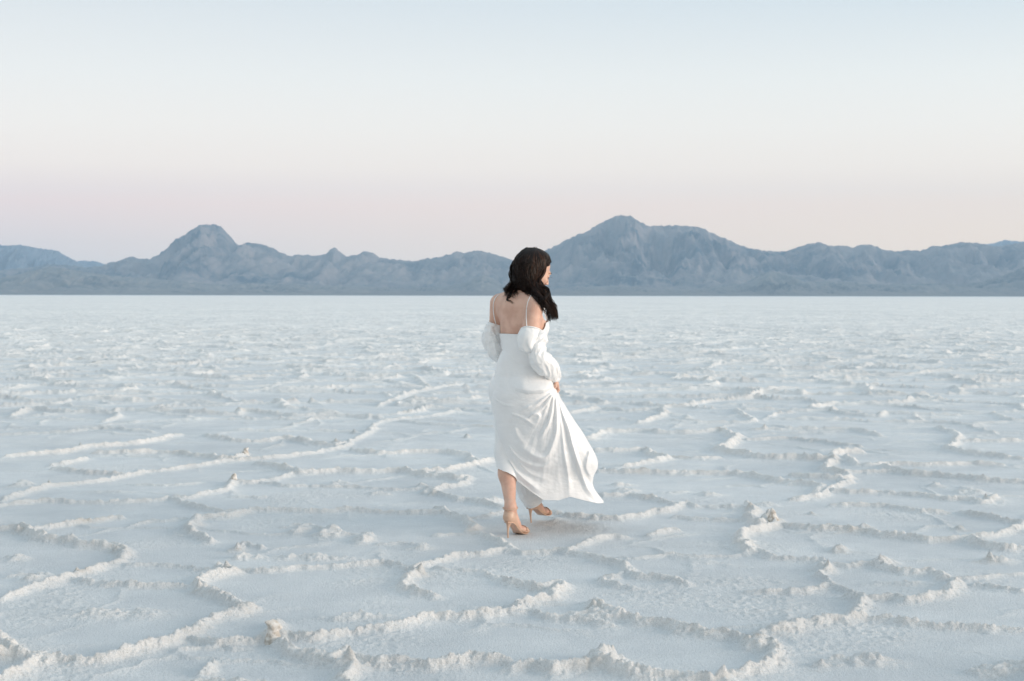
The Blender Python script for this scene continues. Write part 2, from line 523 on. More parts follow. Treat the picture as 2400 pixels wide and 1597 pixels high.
wd = np.maximum(0.034, 0.7 * spc)
RV = far_h * hm * (0.8 * np.exp(-(e1 / wd) ** 1.6) + 0.2 * np.exp(-e1 / wd * .5))
g1, g2 = worley(wx2 / .72 + 9.3, wy2 / .66 + 4.1, 2)
e2 = (g2 - g1) * 0.35
hm2 = np.clip(perlin(X * 1.3, Y * 1.3, 33) * 1.6 + 0.12, 0, 1)
RV2 = 0.030 * hm2 * np.exp(-(e2 / np.maximum(0.03, .8 * spc)) ** 1.5)
H = np.maximum(H, RV * (1 - inside) * (1 - 0.7 * np.clip(cover, 0, 1)))
H = H + RV2 * (1 - 0.6 * inside)
fade = np.clip(1.3 - Y / 320.0, 0, 1)
# irregular crest height, lumps and cauliflower crumbs
lum = np.clip(0.97 + 0.30 * perlin(X * 5, Y * 5, 41) + 0.30 * perlin(X * 15, Y * 15, 42), 0.45, 1.5)
ridge = np.clip(H / 0.032, 0, 1)
H = H * (1 + (lum - 1) * 0.9)
bil = 1 - np.abs(perlin(X * 24 + .6 * perlin(X * 40, Y * 40, 47), Y * 24, 43)) * 2.4
bil2 = 1 - np.abs(perlin(X * 52, Y * 52, 44)) * 2.4
bf = np.clip(1 - spc / 0.03, 0, 1)
bf2 = np.clip(1 - spc / 0.018, 0, 1)
H = H + ridge ** .7 * (0.0105 * bil * bf + 0.0085 * bil2 * bf2)
# mounds of crumbs
M = np.zeros_like(X)
for key, mx_, my_, rx_, ry_, mh in MOUNDS:
    ox, oy = ORG[key]
    c = G(ox + mx_ / K, oy + my_ / K, mh / 100)
    e = G(ox + (mx_ + rx_) / K, oy + my_ / K, mh / 100)
    a1 = G(ox + mx_ / K, oy + (my_ + ry_) / K, 0)
    rx = abs(e[0] - c[0]); ry = max(abs(c[1] - a1[1]), .06)
    sl_ = block(c[0] - 2 * rx - .3, c[0] + 2 * rx + .3, c[1] - 2 * ry - .3, c[1] + 2 * ry + .3)
    q = ((WX[sl_] + 0.3 * rx * perlin(X[sl_] * 2 / rx ** .5, Y[sl_] * 2, 51) - c[0]) / rx) ** 2 + ((WY[sl_] + .25 * ry * perlin(X[sl_] * 3, Y[sl_] * 3, 52) - c[1]) / ry) ** 2
    M[sl_] = np.maximum(M[sl_], mh / 100 * np.exp(-q * 1.3))
mm = np.clip(M / 0.02, 0, 1)
patch = np.clip(fbm(X * 1.1, Y * 1.1, 3, 55) * 2.4 + 0.05, 0, 1)
rough_ = np.maximum(mm, 0.5 * patch * (1 - ridge))
pop = np.clip(perlin(X * 26, Y * 26, 56) + .15, 0, 1) + 0.8 * np.clip(perlin(X * 50, Y * 50, 57) + .1, 0, 1)
H = H + M * (0.75 + 0.6 * perlin(X * 9, Y * 9, 58)) + rough_ * 0.020 * pop * np.clip(1 - spc / .03, 0, 1)
# tips
dirt = np.zeros_like(X)
for key, tx, ty, th in TIPS:
    ox, oy = ORG[key]
    th = th / 100 * .72
    c = G(ox + tx / K, oy + ty / K, th)
    R = .3
    sl_ = block(c[0] - R, c[0] + R, c[1] - R, c[1] + R)
    d = np.hypot(WX[sl_] - c[0], (WY[sl_] - c[1]))
    p = th * np.exp(-(d / (0.014 + .30 * th)) ** 1.2) * (1 + .35 * perlin(X[sl_] * 30, Y[sl_] * 30, 71))
    H[sl_] = np.maximum(H[sl_], p + 0.35 * H[sl_])
    dirt[sl_] = np.maximum(dirt[sl_], np.exp(-(d / .06) ** 2))
H = H * fade
_fd = np.hypot(X - .1, (Y - 8.55) * .8)
dirt = dirt * np.clip(_fd / .9 - .3, 0, 1)
H = H * (1 - .75 * np.exp(-(_fd / .33) ** 2))
# gentle relief of the pans and their grain
H = H + 0.010 * fbm(X * .45, Y * .45, 3, 61) * fade + 0.0022 * fbm(X * 9, Y * 9, 3, 62) * np.clip(1 - spc / .05, 0, 1) + 0.0012 * perlin(X * 80, Y * 80, 63) * np.clip(1 - spc / .012, 0, 1)
dn = fbm(X * 2.2, Y * 2.2, 4, 65)
dirt = np.clip(dirt * (0.2 + 1.2 * np.clip(dn + .35, 0, 1)) + ridge * np.clip(dn * 3.0 - 0.55, 0, 1) * 0.8, 0, 1)

nR, nC = GX.shape
Z = np.zeros((nR, nC)); Z[:NR] = H
rid = np.zeros((nR, nC)); rid[:NR] = np.maximum(ridge, np.maximum(mm * .7, .25 * patch))
drt = np.zeros((nR, nC)); drt[:NR] = dirt
rid[NR:] = rid[NR - 40:NR].mean()
Z[rows < 3.7] *= 0.3
idx = np.arange(nR * nC, dtype=np.int64).reshape(nR, nC)
F = np.stack([idx[:-1, :-1], idx[:-1, 1:], idx[1:, 1:], idx[1:, :-1]], -1).reshape(-1, 4)
V = np.stack([GX, GY, Z], -1).reshape(-1, 3)


def ground_z(x, y):
    i = np.clip(np.searchsorted(rows, y), 1, NR - 1)
    j = np.clip(np.searchsorted(acol * wrow[i], x), 1, nC - 1)
    return float(Z[i, j])


m = Mat('salt_crust')
ridf = m.attr('ridge'); drtf = m.attr('dirt')
n1 = m.noise(3.0, 5)
n2 = m.noise(260, 3, .6)
n3 = m.noise(40, 4, .6)
flatc = m.mix(m.ramp(n1, [(.35, (0, 0, 0)), (.65, (1, 1, 1))]), (0.75, 0.775, 0.79), (0.82, 0.84, 0.85))
ridc = m.mix(m.ramp(n3, [(.35, (0, 0, 0)), (.65, (1, 1, 1))]), (0.85, 0.835, 0.81), (0.92, 0.905, 0.885))
base = m.mix(m.math('POWER', ridf, 0.8), flatc, ridc)
grain = m.ramp(n2, [(.36, (.84, .84, .84)), (.62, (1.06, 1.06, 1.06))])
base = m.mix(1.0, base, grain, 'MULTIPLY')
base = m.mix(1.0, base, m.ramp(m.noise(.55, 6, .7), [(.38, (.88, .89, .90)), (.62, (1.04, 1.035, 1.03))]), 'MULTIPLY')
base = m.mix(1.0, base, m.ramp(m.noise(.06, 5, .7), [(.38, (.93, .935, .94)), (.62, (1.03, 1.025, 1.02))]), 'MULTIPLY')
dm = m.math('MULTIPLY', drtf, m.ramp(n3, [(.40, (.15, .15, .15)), (.62, (1, 1, 1))]))
base = m.mix(m.math('MULTIPLY', dm, .6), base, (0.46, 0.40, 0.32))
m.l(base, m.b.inputs['Base Color'])
m.set(Roughness=.85, Specular_IOR_Level=.25)
hb = m.math('ADD', m.math('MULTIPLY', n2, .35), m.math('MULTIPLY', m.noise(90, 4, .65), 1.0))
m.bump(hb, 0.010, 1.0)
SALT = m.m
me = mesh_from('salt_flat', V, F, SALT, True, {'ridge': rid.ravel(), 'dirt': drt.ravel()})
ground = link('ground', me)
tag(ground, 'pale salt flat with raised polygonal crust ridges reaching the mountains', 'ground', kind='structure')
del V, F, GX, GY, WX, WY, M, wx2, wy2

# ------------------------------------------------------------------ mountains
SIL_MAIN = [(-300,640),(-150,632),(0,634),(80,628),(118,620),(160,622),(205,628),(249,622),(275,613),(293,610),(311,602),(331,607),(356,608),(377,596),(402,577),(433,554),(458,535),(474,527),(502,527),(519,533),(540,554),(552,569),(565,577),(580,570),(611,571),(631,579),(644,581),(652,591),(667,593),(677,601),(703,597),(733,600),(764,596),(774,586),(784,581),(793,588),(799,594),(815,600),(840,597),(850,590),(876,592),(891,605),(927,609),(967,613),(998,607),(1018,605),(1049,598),(1074,589),(1090,593),(1120,588),(1151,593),(1186,605),(1215,614),(1245,606),(1276,587),(1302,577),(1337,556),(1373,544),(1404,526),(1429,513),(1444,506),(1475,506),(1495,518),(1521,531),(1556,529),(1592,529),(1633,532),(1658,544),(1689,556),(1730,575),(1770,586),(1826,590),(1852,587),(1872,577),(1903,572),(1920,568),(1941,578),(1969,575),(1994,579),(2035,573),(2055,579),(2071,588),(2106,588),(2137,587),(2157,588),(2188,577),(2218,576),(2249,569),(2274,568),(2295,573),(2335,578),(2371,574),(2400,568),(2480,575),(2600,560),(2750,590)]
SIL_LEFT = [(-400,600),(-250,570),(-100,585),(0,574),(20,577),(46,574),(92,582),(137,589),(158,602),(178,612),(204,625),(240,640),(300,660),(340,690)]
SIL_BLUE = [(120,640),(183,612),(219,612),(255,621),(300,640),(340,690)]
SIL_BLUE2 = [(2200,620),(2270,585),(2310,573),(2335,568),(2351,564),(2400,567),(2500,560),(2650,600)]
FOOT = [(-300,660),(-100,662),(0,655),(60,640),(118,626),(170,632),(220,642),(300,650),(380,655),(450,662),(520,668),(600,664),(720,668),(860,672),(960,676),(1040,672),(1084,664),(1110,652),(1130,645),(1150,650),(1180,668),(1240,678),(1320,676),(1420,670),(1480,672),(1560,678),(1650,676),(1740,666),(1780,645),(1805,634),(1830,642),(1880,660),(1990,662),(2080,668),(2180,664),(2260,668),(2330,655),(2370,640),(2400,625),(2500,600),(2650,640)]


def mountain(name, sil, D, depth, seed, mat, label, rgh=1.0, nx=900, nt=90, gul=1.0):
    s = np.array(sil, float)
    px = np.linspace(s[0, 0], s[-1, 0], nx)
    py = np.interp(px, s[:, 0], s[:, 1])
    py = py + (2.4 * perlin(px / 13, px * 0, seed) + 2.4 * perlin(px / 6, px * 0, seed + 1)) * rgh
    hor = 691 + 4 * px / 2400
    el = np.maximum(hor - py, 0.0) / FPX                     # tangent of the elevation
    az = (px - 1200) / FPX
    t = np.linspace(-1, 0.6, nt)
    Yd = D + depth * t[:, None] + 0 * az[None, :]
    Xd = az[None, :] * D * (1 + 0 * t[:, None]) + az[None, :] * depth * t[:, None] * .4
    u = Xd / (depth * .32); v = Yd / (depth * .32)
    wv = .5 * fbm(u * .7, v * .7, 3, seed + 4)
    spur = 1 - np.abs(fbm(u * 1.8 + wv, v * .5 + wv, 6, seed + 6, .6)) * 3.4
    f = np.where(t < 0, 1 + t, 1 - t / .6 * .9)[:, None]
    core = f ** 1.25
    Hh = core * (1 + 0.55 * gul * (spur - .55) * np.clip((1 - f) * 3.2, 0, 1) * 1.0)
    fan = 0.16 * np.clip(f * 1.0, 0, 1)
    Hh = np.maximum(Hh, fan * .6)
    Hh = np.clip(Hh, 0, None)
    Hh = Hh + .11 * fbm(u * 2.5, v * 2.5, 5, seed + 9, .6) * np.clip(f * 3, 0, 1)
    ang = Hh * D / Yd
    Hh = Hh / np.maximum(ang.max(0), .2)[None, :]            # crest stays at the observed elevation
    Zd = Hh * el[None, :] * D
    Zd = Zd + CAMH * np.clip(f * 4, 0, 1) - 14 * np.clip(1 - f * 14, 0, 1)
    Vv = np.stack([Xd, Yd, Zd], -1).reshape(-1, 3)
    ii = np.arange(nt * nx).reshape(nt, nx)
    Ff = np.stack([ii[:-1, :-1], ii[:-1, 1:], ii[1:, 1:], ii[1:, :-1]], -1).reshape(-1, 4)
    me = mesh_from(name, Vv, Ff, mat, True)
    o = link(name, me)
    tag(o, label, 'mountain', kind='structure')
    return o


def rock(name, c1, c2, c3, sc):
    m = Mat(name)
    a = m.noise(.0011 * sc, 6, .6)
    b = m.noise(.006 * sc, 5, .6)
    geo = m.n('ShaderNodeNewGeometry')
    sx = m.n('ShaderNodeSeparateXYZ')
    m.l(geo.outputs['True Normal'], sx.inputs[0])
    c = m.mix(m.ramp(a, [(.44, (0, 0, 0)), (.56, (1, 1, 1))]), c1, c2)
    c = m.mix(m.ramp(b, [(.40, (0, 0, 0)), (.66, (.8, .8, .8))]), c, c3)
    c = m.mix(m.ramp(sx.outputs['Z'], [(.90, (0, 0, 0)), (.985, (.75, .75, .75))]), c, (.20, .19, .18))
    m.l(c, m.b.inputs['Base Color'])
    m.set(Roughness=.95, Specular_IOR_Level=.1)
    return m.m


ROCK1 = rock('mountain_rock_lit_shaded', (.035, .06, .085), (.17, .165, .165), (.33, .28, .26), .7)  # rock tones, with blue shade and warm sunlit patches put into the colour
ROCK2 = rock('far_rock_hazed', (.12, .16, .21), (.16, .20, .25), (.2, .22, .25), 1.0)  # paler and bluer: distance haze is put into the rock colour
ROCK3 = rock('foothill_rock', (.06, .075, .085), (.17, .17, .165), (.26, .24, .22), 1.0)
mountain('mountain_range', SIL_MAIN, 13500, 2600, 3, ROCK1, 'long bare range with a pointed peak at left and a broad summit at right')
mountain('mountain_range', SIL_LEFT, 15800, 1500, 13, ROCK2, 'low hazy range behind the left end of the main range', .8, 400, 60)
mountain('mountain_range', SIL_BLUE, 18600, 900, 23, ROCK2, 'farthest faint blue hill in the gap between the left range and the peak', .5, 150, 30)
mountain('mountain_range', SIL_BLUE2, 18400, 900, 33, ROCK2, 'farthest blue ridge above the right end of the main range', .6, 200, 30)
mountain('foothill', FOOT, 10600, 1700, 43, ROCK3, 'dark low foothills along the base of the main range', .9, 900, 60, 1.2)

# ------------------------------------------------------------------ haze
hv = [(x, y, z) for x in (-60000, 60000) for y in (-200, 20000) for z in (-40, 1500)]
HX = bpy.data.meshes.new('haze')
HX.from_pydata(hv, [], [(0, 1, 3, 2), (4, 6, 7, 5), (0, 4, 5, 1), (2, 3, 7, 6), (0, 2, 6, 4), (1, 5, 7, 3)])
hzm = bpy.data.materials.new('haze')
hzm.use_nodes = True
ht = hzm.node_tree
ht.nodes.clear()
ho = ht.nodes.new('ShaderNodeOutputMaterial')
pv = ht.nodes.new('ShaderNodeVolumePrincipled')
pv.inputs['Color'].default_value = (0.58, 0.79, 1.0, 1)
pv.inputs['Density'].default_value = 4.2e-5
pv.inputs['Anisotropy'].default_value = 0.0
ht.links.new(pv.outputs[0], ho.inputs['Volume'])
HX.materials.append(hzm)
haze = link('haze', HX)
tag(haze, 'thin blue evening haze over the salt flat and mountains', 'haze', kind='stuff')
haze.display_type = 'WIRE'

# ================================================================== the person
D0 = 8.43


# ---- implicit surfaces -> mesh
def vnorm(a): a = np.asarray(a, float); return a / np.linalg.norm(a)


class Prim:
    def __init__(s, fn, lo, hi, k, sub=False): s.fn = fn; s.lo = np.array(lo); s.hi = np.array(hi); s.k = k; s.sub = sub


def cone(a, b, ra, rb, k=0.02, sub=False):
    a = np.asarray(a, float); b = np.asarray(b, float)

    def fn(p):
        ab = b - a
        t = np.clip(((p - a) @ ab) / (ab @ ab + 1e-12), 0, 1)
        return np.linalg.norm(p - a - t[:, None] * ab, axis=1) - (ra + (rb - ra) * t)
    r = max(ra, rb)
    return Prim(fn, np.minimum(a, b) - r, np.maximum(a, b) + r, k, sub)


def ell(c, rad, axes=None, k=0.02, sub=False):
    c = np.asarray(c, float); rad = np.asarray(rad, float)
    A = np.eye(3) if axes is None else np.array(axes, float)

    def fn(p):
        q = (p - c) @ A.T
        k0 = np.linalg.norm(q / rad, axis=1)
        k1 = np.linalg.norm(q / rad ** 2, axis=1) + 1e-9
        return k0 * (k0 - 1) / k1
    R = rad.max()
    return Prim(fn, c - R, c + R, k, sub)


def smin(a, b, k):
    h = np.clip(0.5 + 0.5 * (b - a) / k, 0, 1)
    return b + (a - b) * h - k * h * (1 - h)


def sdf_eval(prims, p):
    F = np.full(len(p), 1.0)
    for q in prims:
        d = q.fn(p)
        F = -smin(-F, d, q.k) if q.sub else smin(F, d, q.k)
    return F


def sdf_grid(prims, lo, hi, h, extra=None):
    lo = np.asarray(lo, float); n = np.ceil((np.asarray(hi) - lo) / h).astype(int) + 1
    F = np.full(n, 0.2, np.float32)
    ax = [lo[i] + h * np.arange(n[i]) for i in range(3)]
    for q in prims:
        m = 0.03 + q.k
        a = np.clip(np.floor((q.lo - m - lo) / h).astype(int), 0, n)
        b = np.clip(np.ceil((q.hi + m - lo) / h).astype(int) + 1, 0, n)
        if np.any(b <= a): continue
        g = np.stack(np.meshgrid(ax[0][a[0]:b[0]], ax[1][a[1]:b[1]], ax[2][a[2]:b[2]], indexing='ij'), -1)
        d = q.fn(g.reshape(-1, 3)).reshape(g.shape[:3])
        s = (slice(a[0], b[0]), slice(a[1], b[1]), slice(a[2], b[2]))
        F[s] = -smin(-F[s], d, q.k) if q.sub else smin(F[s], d, q.k)
    if extra is not None:
        g = np.stack(np.meshgrid(*ax, indexing='ij'), -1)
        F = extra(F.ravel(), g.reshape(-1, 3)).reshape(F.shape)
    return surface_nets(F, lo, h)


def surface_nets(F, lo, h):
    ins = F < 0
    c = [ins[i:ins.shape[0] - 1 + i, j:ins.shape[1] - 1 + j, k:ins.shape[2] - 1 + k] for i in (0, 1) for j in (0, 1) for k in (0, 1)]
    cnt = sum(x.astype(np.int8) for x in c)
    act = (cnt > 0) & (cnt < 8)
    I = np.argwhere(act)
    vid = np.full(act.shape, -1, np.int64)
    vid[act] = np.arange(len(I))
    acc = np.zeros((len(I), 3)); num = np.zeros(len(I))
    corners = [(i, j, k) for i in (0, 1) for j in (0, 1) for k in (0, 1)]
    for a in corners:
        for axis in range(3):
            if a[axis] == 1: continue
            b = list(a); b[axis] = 1
            fa = F[I[:, 0] + a[0], I[:, 1] + a[1], I[:, 2] + a[2]]
            fb = F[I[:, 0] + b[0], I[:, 1] + b[1], I[:, 2] + b[2]]
            x = (fa < 0) != (fb < 0)
            t = fa / np.where(x, fa - fb, 1)
            p = np.tile(np.array(a, float), (len(I), 1)); p[:, axis] += t
            acc[x] += p[x]; num[x] += 1
    V = (I + acc / num[:, None]) * h + lo
    Fs = []
    for axis in range(3):
        sa = [slice(None)] * 3; sb = [slice(None)] * 3
        sa[axis] = slice(0, -1); sb[axis] = slice(1, None)
        A = ins[tuple(sa)]; B = ins[tuple(sb)]
        E = np.argwhere(A != B)
        u, v = (axis + 1) % 3, (axis + 2) % 3
        ok = (E[:, u] > 0) & (E[:, v] > 0) & (E[:, u] < F.shape[u] - 1) & (E[:, v] < F.shape[v] - 1)
        E = E[ok]
        if not len(E): continue
        flip = ~ins[E[:, 0], E[:, 1], E[:, 2]]
        q = []
        for du, dv in ((-1, -1), (0, -1), (0, 0), (-1, 0)):
            e = E.copy(); e[:, u] += du; e[:, v] += dv
            q.append(vid[e[:, 0], e[:, 1], e[:, 2]])
        q = np.stack(q, 1)
        q[flip] = q[flip][:, ::-1]
        Fs.append(q)
    return V, np.concatenate(Fs)


def join(parts):
    Vs = []; Fs = []; o = 0
    for V, F in parts:
        Vs.append(V); Fs.append(F + o); o += len(V)
    return np.concatenate(Vs), np.concatenate(Fs)


def laplace(V, F, n=2, lam=.5):
    e = np.concatenate([F[:, [0, 1]], F[:, [1, 2]], F[:, [2, 3]], F[:, [3, 0]]])
    e = np.concatenate([e, e[:, ::-1]])
    cnt = np.bincount(e[:, 0], minlength=len(V)).astype(float)[:, None]
    for _ in range(n):
        s = np.stack([np.bincount(e[:, 0], V[e[:, 1], i], minlength=len(V)) for i in range(3)], 1)
        V = V + lam * (s / np.maximum(cnt, 1) - V)
    return V


def Q(px, py, dy=0.0):
    return P(px, py, D0 + np.asarray(dy, float))


# ---- frames
PSI = math.radians(38)
FB = np.array([math.sin(PSI), math.cos(PSI), 0]); RBv = np.array([math.cos(PSI), -math.sin(PSI), 0]); UP = np.array([0, 0, 1.0])
BAX = [RBv, FB, UP]
al = math.radians(27); pi_ = math.radians(27)
HF = np.array([math.cos(al) * math.cos(pi_), math.sin(al) * math.cos(pi_), -math.sin(pi_)])
HU = np.array([math.cos(al) * math.sin(pi_), math.sin(al) * math.sin(pi_), math.cos(pi_)])
HR = np.cross(HF, HU)
HC = Q(1254, 632, 0.055)
HS = 1.06


def hd(r, f, u): return HC + HS * (r * HR + f * HF + u * HU)


HAX = [HR, HF, HU]
torso = []
T = torso.append
T(ell(Q(1224, 768, 0), (.146, .102, .18), BAX, .03))
T(ell(Q(1212, 726, 0), (.148, .078, .10), BAX, .03))
T(cone(Q(1174, 708, .105), Q(1253, 712, -.10), .045, .045, .03))
T(cone(Q(1226, 678, .035), Q(1180, 704, .09), .042, .040, .03))
T(cone(Q(1226, 678, .035), Q(1246, 706, -.07), .042, .040, .03))
T(ell(Q(1222, 832, 0), (.115, .088, .12), BAX, .04))
T(ell(Q(1214, 912, 0), (.170, .115, .13), BAX, .04))
for sgn in (-1, 1):
    T(ell(Q(1214, 922, 0) - FB * .028 + sgn * RBv * .070, (.088, .082, .10), BAX, .05))
    T(ell(Q(1224, 768, 0) + FB * .080 + sgn * RBv * .068, (.050, .050, .052), BAX, .04))
# arms
ShL = Q(1167, 710, .115); ElL = Q(1158, 812, .12); WrL = Q(1222, 833, .275)
ShR = Q(1254, 716, -.105); ElR = Q(1259, 838, -.175); WrR = Q(1299, 883, -.05)
T(cone(ShL, ElL, .048, .034, .02)); T(cone(ElL, WrL, .036, .024, .015))
T(cone(ShR, Q(1245, 768, -.145), .053, .048, .02)); T(cone(Q(1245, 768, -.145), ElR, .048, .036, .02)); T(cone(ElR, WrR, .037, .024, .015))
# legs
HiL = Q(1194, 935, .045); KnL = Q(1183, 1058, .03)
HiR = Q(1236, 935, -.045); KnR = Q(1258, 1055, .17)


def foot_frame(heel, e, pitch):
    e = vnorm(np.append(e, 0.0)); s = np.cross(e, UP)
    e2 = e * math.cos(pitch) + UP * math.sin(pitch)
    u2 = np.cross(s, e2)
    return heel, e2, s, u2


hl = G(1190.6, 1256.5, .012); hl[2] = ground_z(hl[0], hl[1]) - .002
FL = foot_frame(hl, (.098, .176), 0.0)
hr = G(1245, 1228, .009); hr[2] = ground_z(hr[0], hr[1]) + .010
FR = foot_frame(hr, (.114, .164), math.radians(9))


def ft(fr, u, v, z): return fr[0] + u * fr[1] + v * fr[2] + z * fr[3]


def fsole(u):
    return np.interp(u, [-.03, .02, .05, .09, .12, .15, .19, .22], [.101, .094, .078, .042, .018, .008, .008, .016])


def foot_prims(fr, med):
    ax = [fr[2], fr[1], fr[3]]
    L_ = [cone(ft(fr, .012, 0, .122), ft(fr, .030, 0, .180), .028, .029, .012),
          cone(ft(fr, .006, 0, .122), ft(fr, .03, 0, .112), .026, .024, .01),
          cone(ft(fr, .034, 0, .158), ft(fr, .105, 0, .070), .030, .025, .015),
          cone(ft(fr, .03, 0, .112), ft(fr, .11, 0, .050), .022, .024, .015),
          ell(ft(fr, .138, med * .002, .036), (.040, .036, .019), ax, .012),
          ell(ft(fr, .030, .027, .172), (.008, .01, .01), ax, .01), ell(ft(fr, .030, -.027, .168), (.008, .01, .01), ax, .01)]
    for i, (v, r, ln) in enumerate([(.026, .0115, .196), (.010, .0085, .198), (-.004, .008, .193), (-.017, .0075, .186), (-.029, .0075, .178)]):
        v *= med
        L_.append(cone(ft(fr, .150, v, .028), ft(fr, .150 + (ln - .150) * .55, v * .95, .026), r, r * .92, .004))
        L_.append(cone(ft(fr, .150 + (ln - .150) * .55, v * .95, .026), ft(fr, ln, v * .9, .019), r * .92, r * .8, .003))
    return L_


AnL = ft(FL, .030, 0, .180); AnR = ft(FR, .030, 0, .180)
CaL = Q(1190, 1112, -.005); CaR = KnR * .72 + AnR * .28 - FB * .012
T(cone(HiL, KnL, .078, .052, .03)); T(cone(KnL, CaL, .050, .053, .03)); T(cone(CaL, AnL, .052, .029, .03))
T(cone(HiR, KnR, .078, .052, .03)); T(cone(KnR, CaR, .050, .053, .03)); T(cone(CaR, AnR, .052, .029, .03))
FPL = foot_prims(FL, 1); FPR = foot_prims(FR, -1)
# neck and head
neck = [cone(hd(0, -.028, -.045), Q(1227, 690, .03), .050, .052, .03)]
head = [ell(hd(0, -.012, .03), (.074, .094, .080), HAX, .02), ell(hd(0, .030, -.030), (.060, .058, .084), HAX, .02),
        cone(hd(0, .045, -.085), hd(0, .066, -.098), .028, .019, .015),
        cone(hd(-.045, .005, -.06), hd(-.015, .06, -.095), .020, .016, .015), cone(hd(.045, .005, -.06), hd(.015, .06, -.095), .020, .016, .015),
        cone(hd(-.028, .077, .014), hd(.028, .077, .014), .012, .012, .012),
        ell(hd(.033, .060, -.036), (.021, .022, .022), HAX, .012), ell(hd(-.033, .060, -.036), (.021, .022, .022), HAX, .012),
        cone(hd(0, .086, .002), hd(0, .106, -.036), .0065, .0085, .008),
        ell(hd(.010, .096, -.041), (.008, .010, .007), HAX, .005), ell(hd(-.010, .096, -.041), (.008, .010, .007), HAX, .005),
        ell(hd(.030, .096, -.002), (.015, .014, .010), HAX, .012, True), ell(hd(-.030, .096, -.002), (.015, .014, .010), HAX, .012, True),
        ell(hd(.030, .074, -.006), (.0135, .0125, .0115), HAX, .004), ell(hd(-.030, .074, -.006), (.0135, .0125, .0115), HAX, .004),
        ell(hd(0, .086, -.0625), (.021, .0095, .006), HAX, .004), ell(hd(0, .084, -.073), (.017, .010, .0065), HAX, .004),
        ell(hd(.074, -.005, -.02), (.008, .018, .030), HAX, .006), ell(hd(-.074, -.005, -.02), (.008, .018, .030), HAX, .006)]


def hand_prims(wr, d, n, curl=1.0, side=1, sc=1.0):
    d = vnorm(d); n = vnorm(n - np.dot(n, d) * d); l = np.cross(d, n) * side
    ax = [l, d, n]
    out_ = [cone(wr - d * .02, wr + d * .01, .024 * sc, .023 * sc, .01),
            ell(wr + d * .045 * sc, (.037 * sc, .046 * sc, .016 * sc), ax, .012)]
    for i, (o, ln, r) in enumerate([(-.029, .9, .0088), (-.010, 1.0, .0092), (.010, .95, .0088), (.028, .76, .0078)]):
        p = wr + (d * .080 + l * o) * sc
        a = 0.0
        for seg, (L0, ca) in enumerate([(.040, .95), (.027, 1.35), (.020, .9)]):
            a += ca * curl
            q = p + (d * math.cos(a) - n * math.sin(a)) * L0 * ln * sc
            out_.append(cone(p, q, r * sc * (1 - .08 * seg), r * sc * (.93 - .08 * seg), .003))
            p = q
    p = wr + (d * .018 - l * .028 - n * .004) * sc
    for L0, (dd, ll, nn), r in [(.040, (.75, -.55, -.45), .0115), (.030, (.75, .15, -.65), .0098), (.024, (.45, .65, -.6), .0085)]:
        q = p + vnorm(d * dd + l * ll + n * nn) * L0 * sc
        out_.append(cone(p, q, r * sc, r * .9 * sc, .005))
        p = q
    return out_


dR = vnorm(np.array([.22, .10, -.97])); nR = np.array([.85, .28, .20])
HPR = hand_prims(WrR + dR * .005, dR, nR, 1.0, -1, .93)
HPL = hand_prims(WrL, vnorm(np.array([.75, .30, -.25])), np.array([-.3, .85, .2]), 1.0, 1, .93)
allb = torso + neck + head + FPL + FPR + HPR + HPL


def bbox(prims, m=.02):
    return np.min([q.lo for q in prims], 0) - m, np.max([q.hi for q in prims], 0) + m


zneck = Q(1226, 688, 0)[2]
parts = []
lo, hi = bbox(torso)
V, F = sdf_grid(torso + neck + FPL[:1] + FPR[:1] + HPR[:1] + HPL[:1], lo, hi, .0065)
V = laplace(V, F, 2)
zc = V[F].mean(1)[:, 2]
parts.append((V, F))
lo, hi = bbox(head + neck)
V, F = sdf_grid(head + neck, lo, hi, .0030)
parts.append((laplace(V, F, 1, .4), F))
for fp, cut in ((FPL, AnL), (FPR, AnR)):
    lo, hi = bbox(fp)
    V, F = sdf_grid(fp + [cone(CaL if fp is FPL else CaR, cut, .052, .029, .03)], lo, hi, .0026)
    parts.append((laplace(V, F, 1, .4), F))
for hp in (HPR, HPL):
    lo, hi = bbox(hp)
    V, F = sdf_grid(hp, lo, hi, .0022)
    parts.append((laplace(V, F, 1, .3), F))
BV, BF = join(parts)

# ---- materials
m = Mat('skin')
n1 = m.noise(14, 4); n2 = m.noise(300, 3)
c = m.mix(m.ramp(n1, [(.38, (0, 0, 0)), (.62, (1, 1, 1))]), (0.62, 0.375, 0.285), (0.72, 0.47, 0.365))
m.l(c, m.b.inputs['Base Color'])
m.set(Roughness=.52, Subsurface_Weight=.12, Subsurface_Scale=.012, Specular_IOR_Level=.35)
m.b.inputs['Subsurface Radius'].default_value = (1.0, .35, .2)
m.bump(n2, .0006, .5)
SKIN = m.m


def satin(name, col, rough, bumpd=.0012):
    m = Mat(name)
    a = m.noise(9, 4, .55); b = m.noise(500, 2)
    m.l(m.mix(m.ramp(a, [(.4, (0, 0, 0)), (.6, (1, 1, 1))]), tuple(x * .97 for x in col), col), m.b.inputs['Base Color'])
    m.set(Roughness=rough, Specular_IOR_Level=.5, Sheen_Weight=.15, Sheen_Roughness=.4)
    nb_ = m.bump(m.math('ADD', m.math('MULTIPLY', m.noise(38, 3), 1.0), m.math('MULTIPLY', b, .06)), bumpd, .8)
    tr = m.n('ShaderNodeBsdfTranslucent')
    tr.inputs[0].default_value = (*col, 1)
    ms = m.n('ShaderNodeMixShader')
    ms.inputs[0].default_value = .07
    o_ = m.t.nodes['Material Output']
    m.l(m.b.outputs[0], ms.inputs[1]); m.l(tr.outputs[0], ms.inputs[2]); m.l(ms.outputs[0], o_.inputs['Surface'])
    return m.m


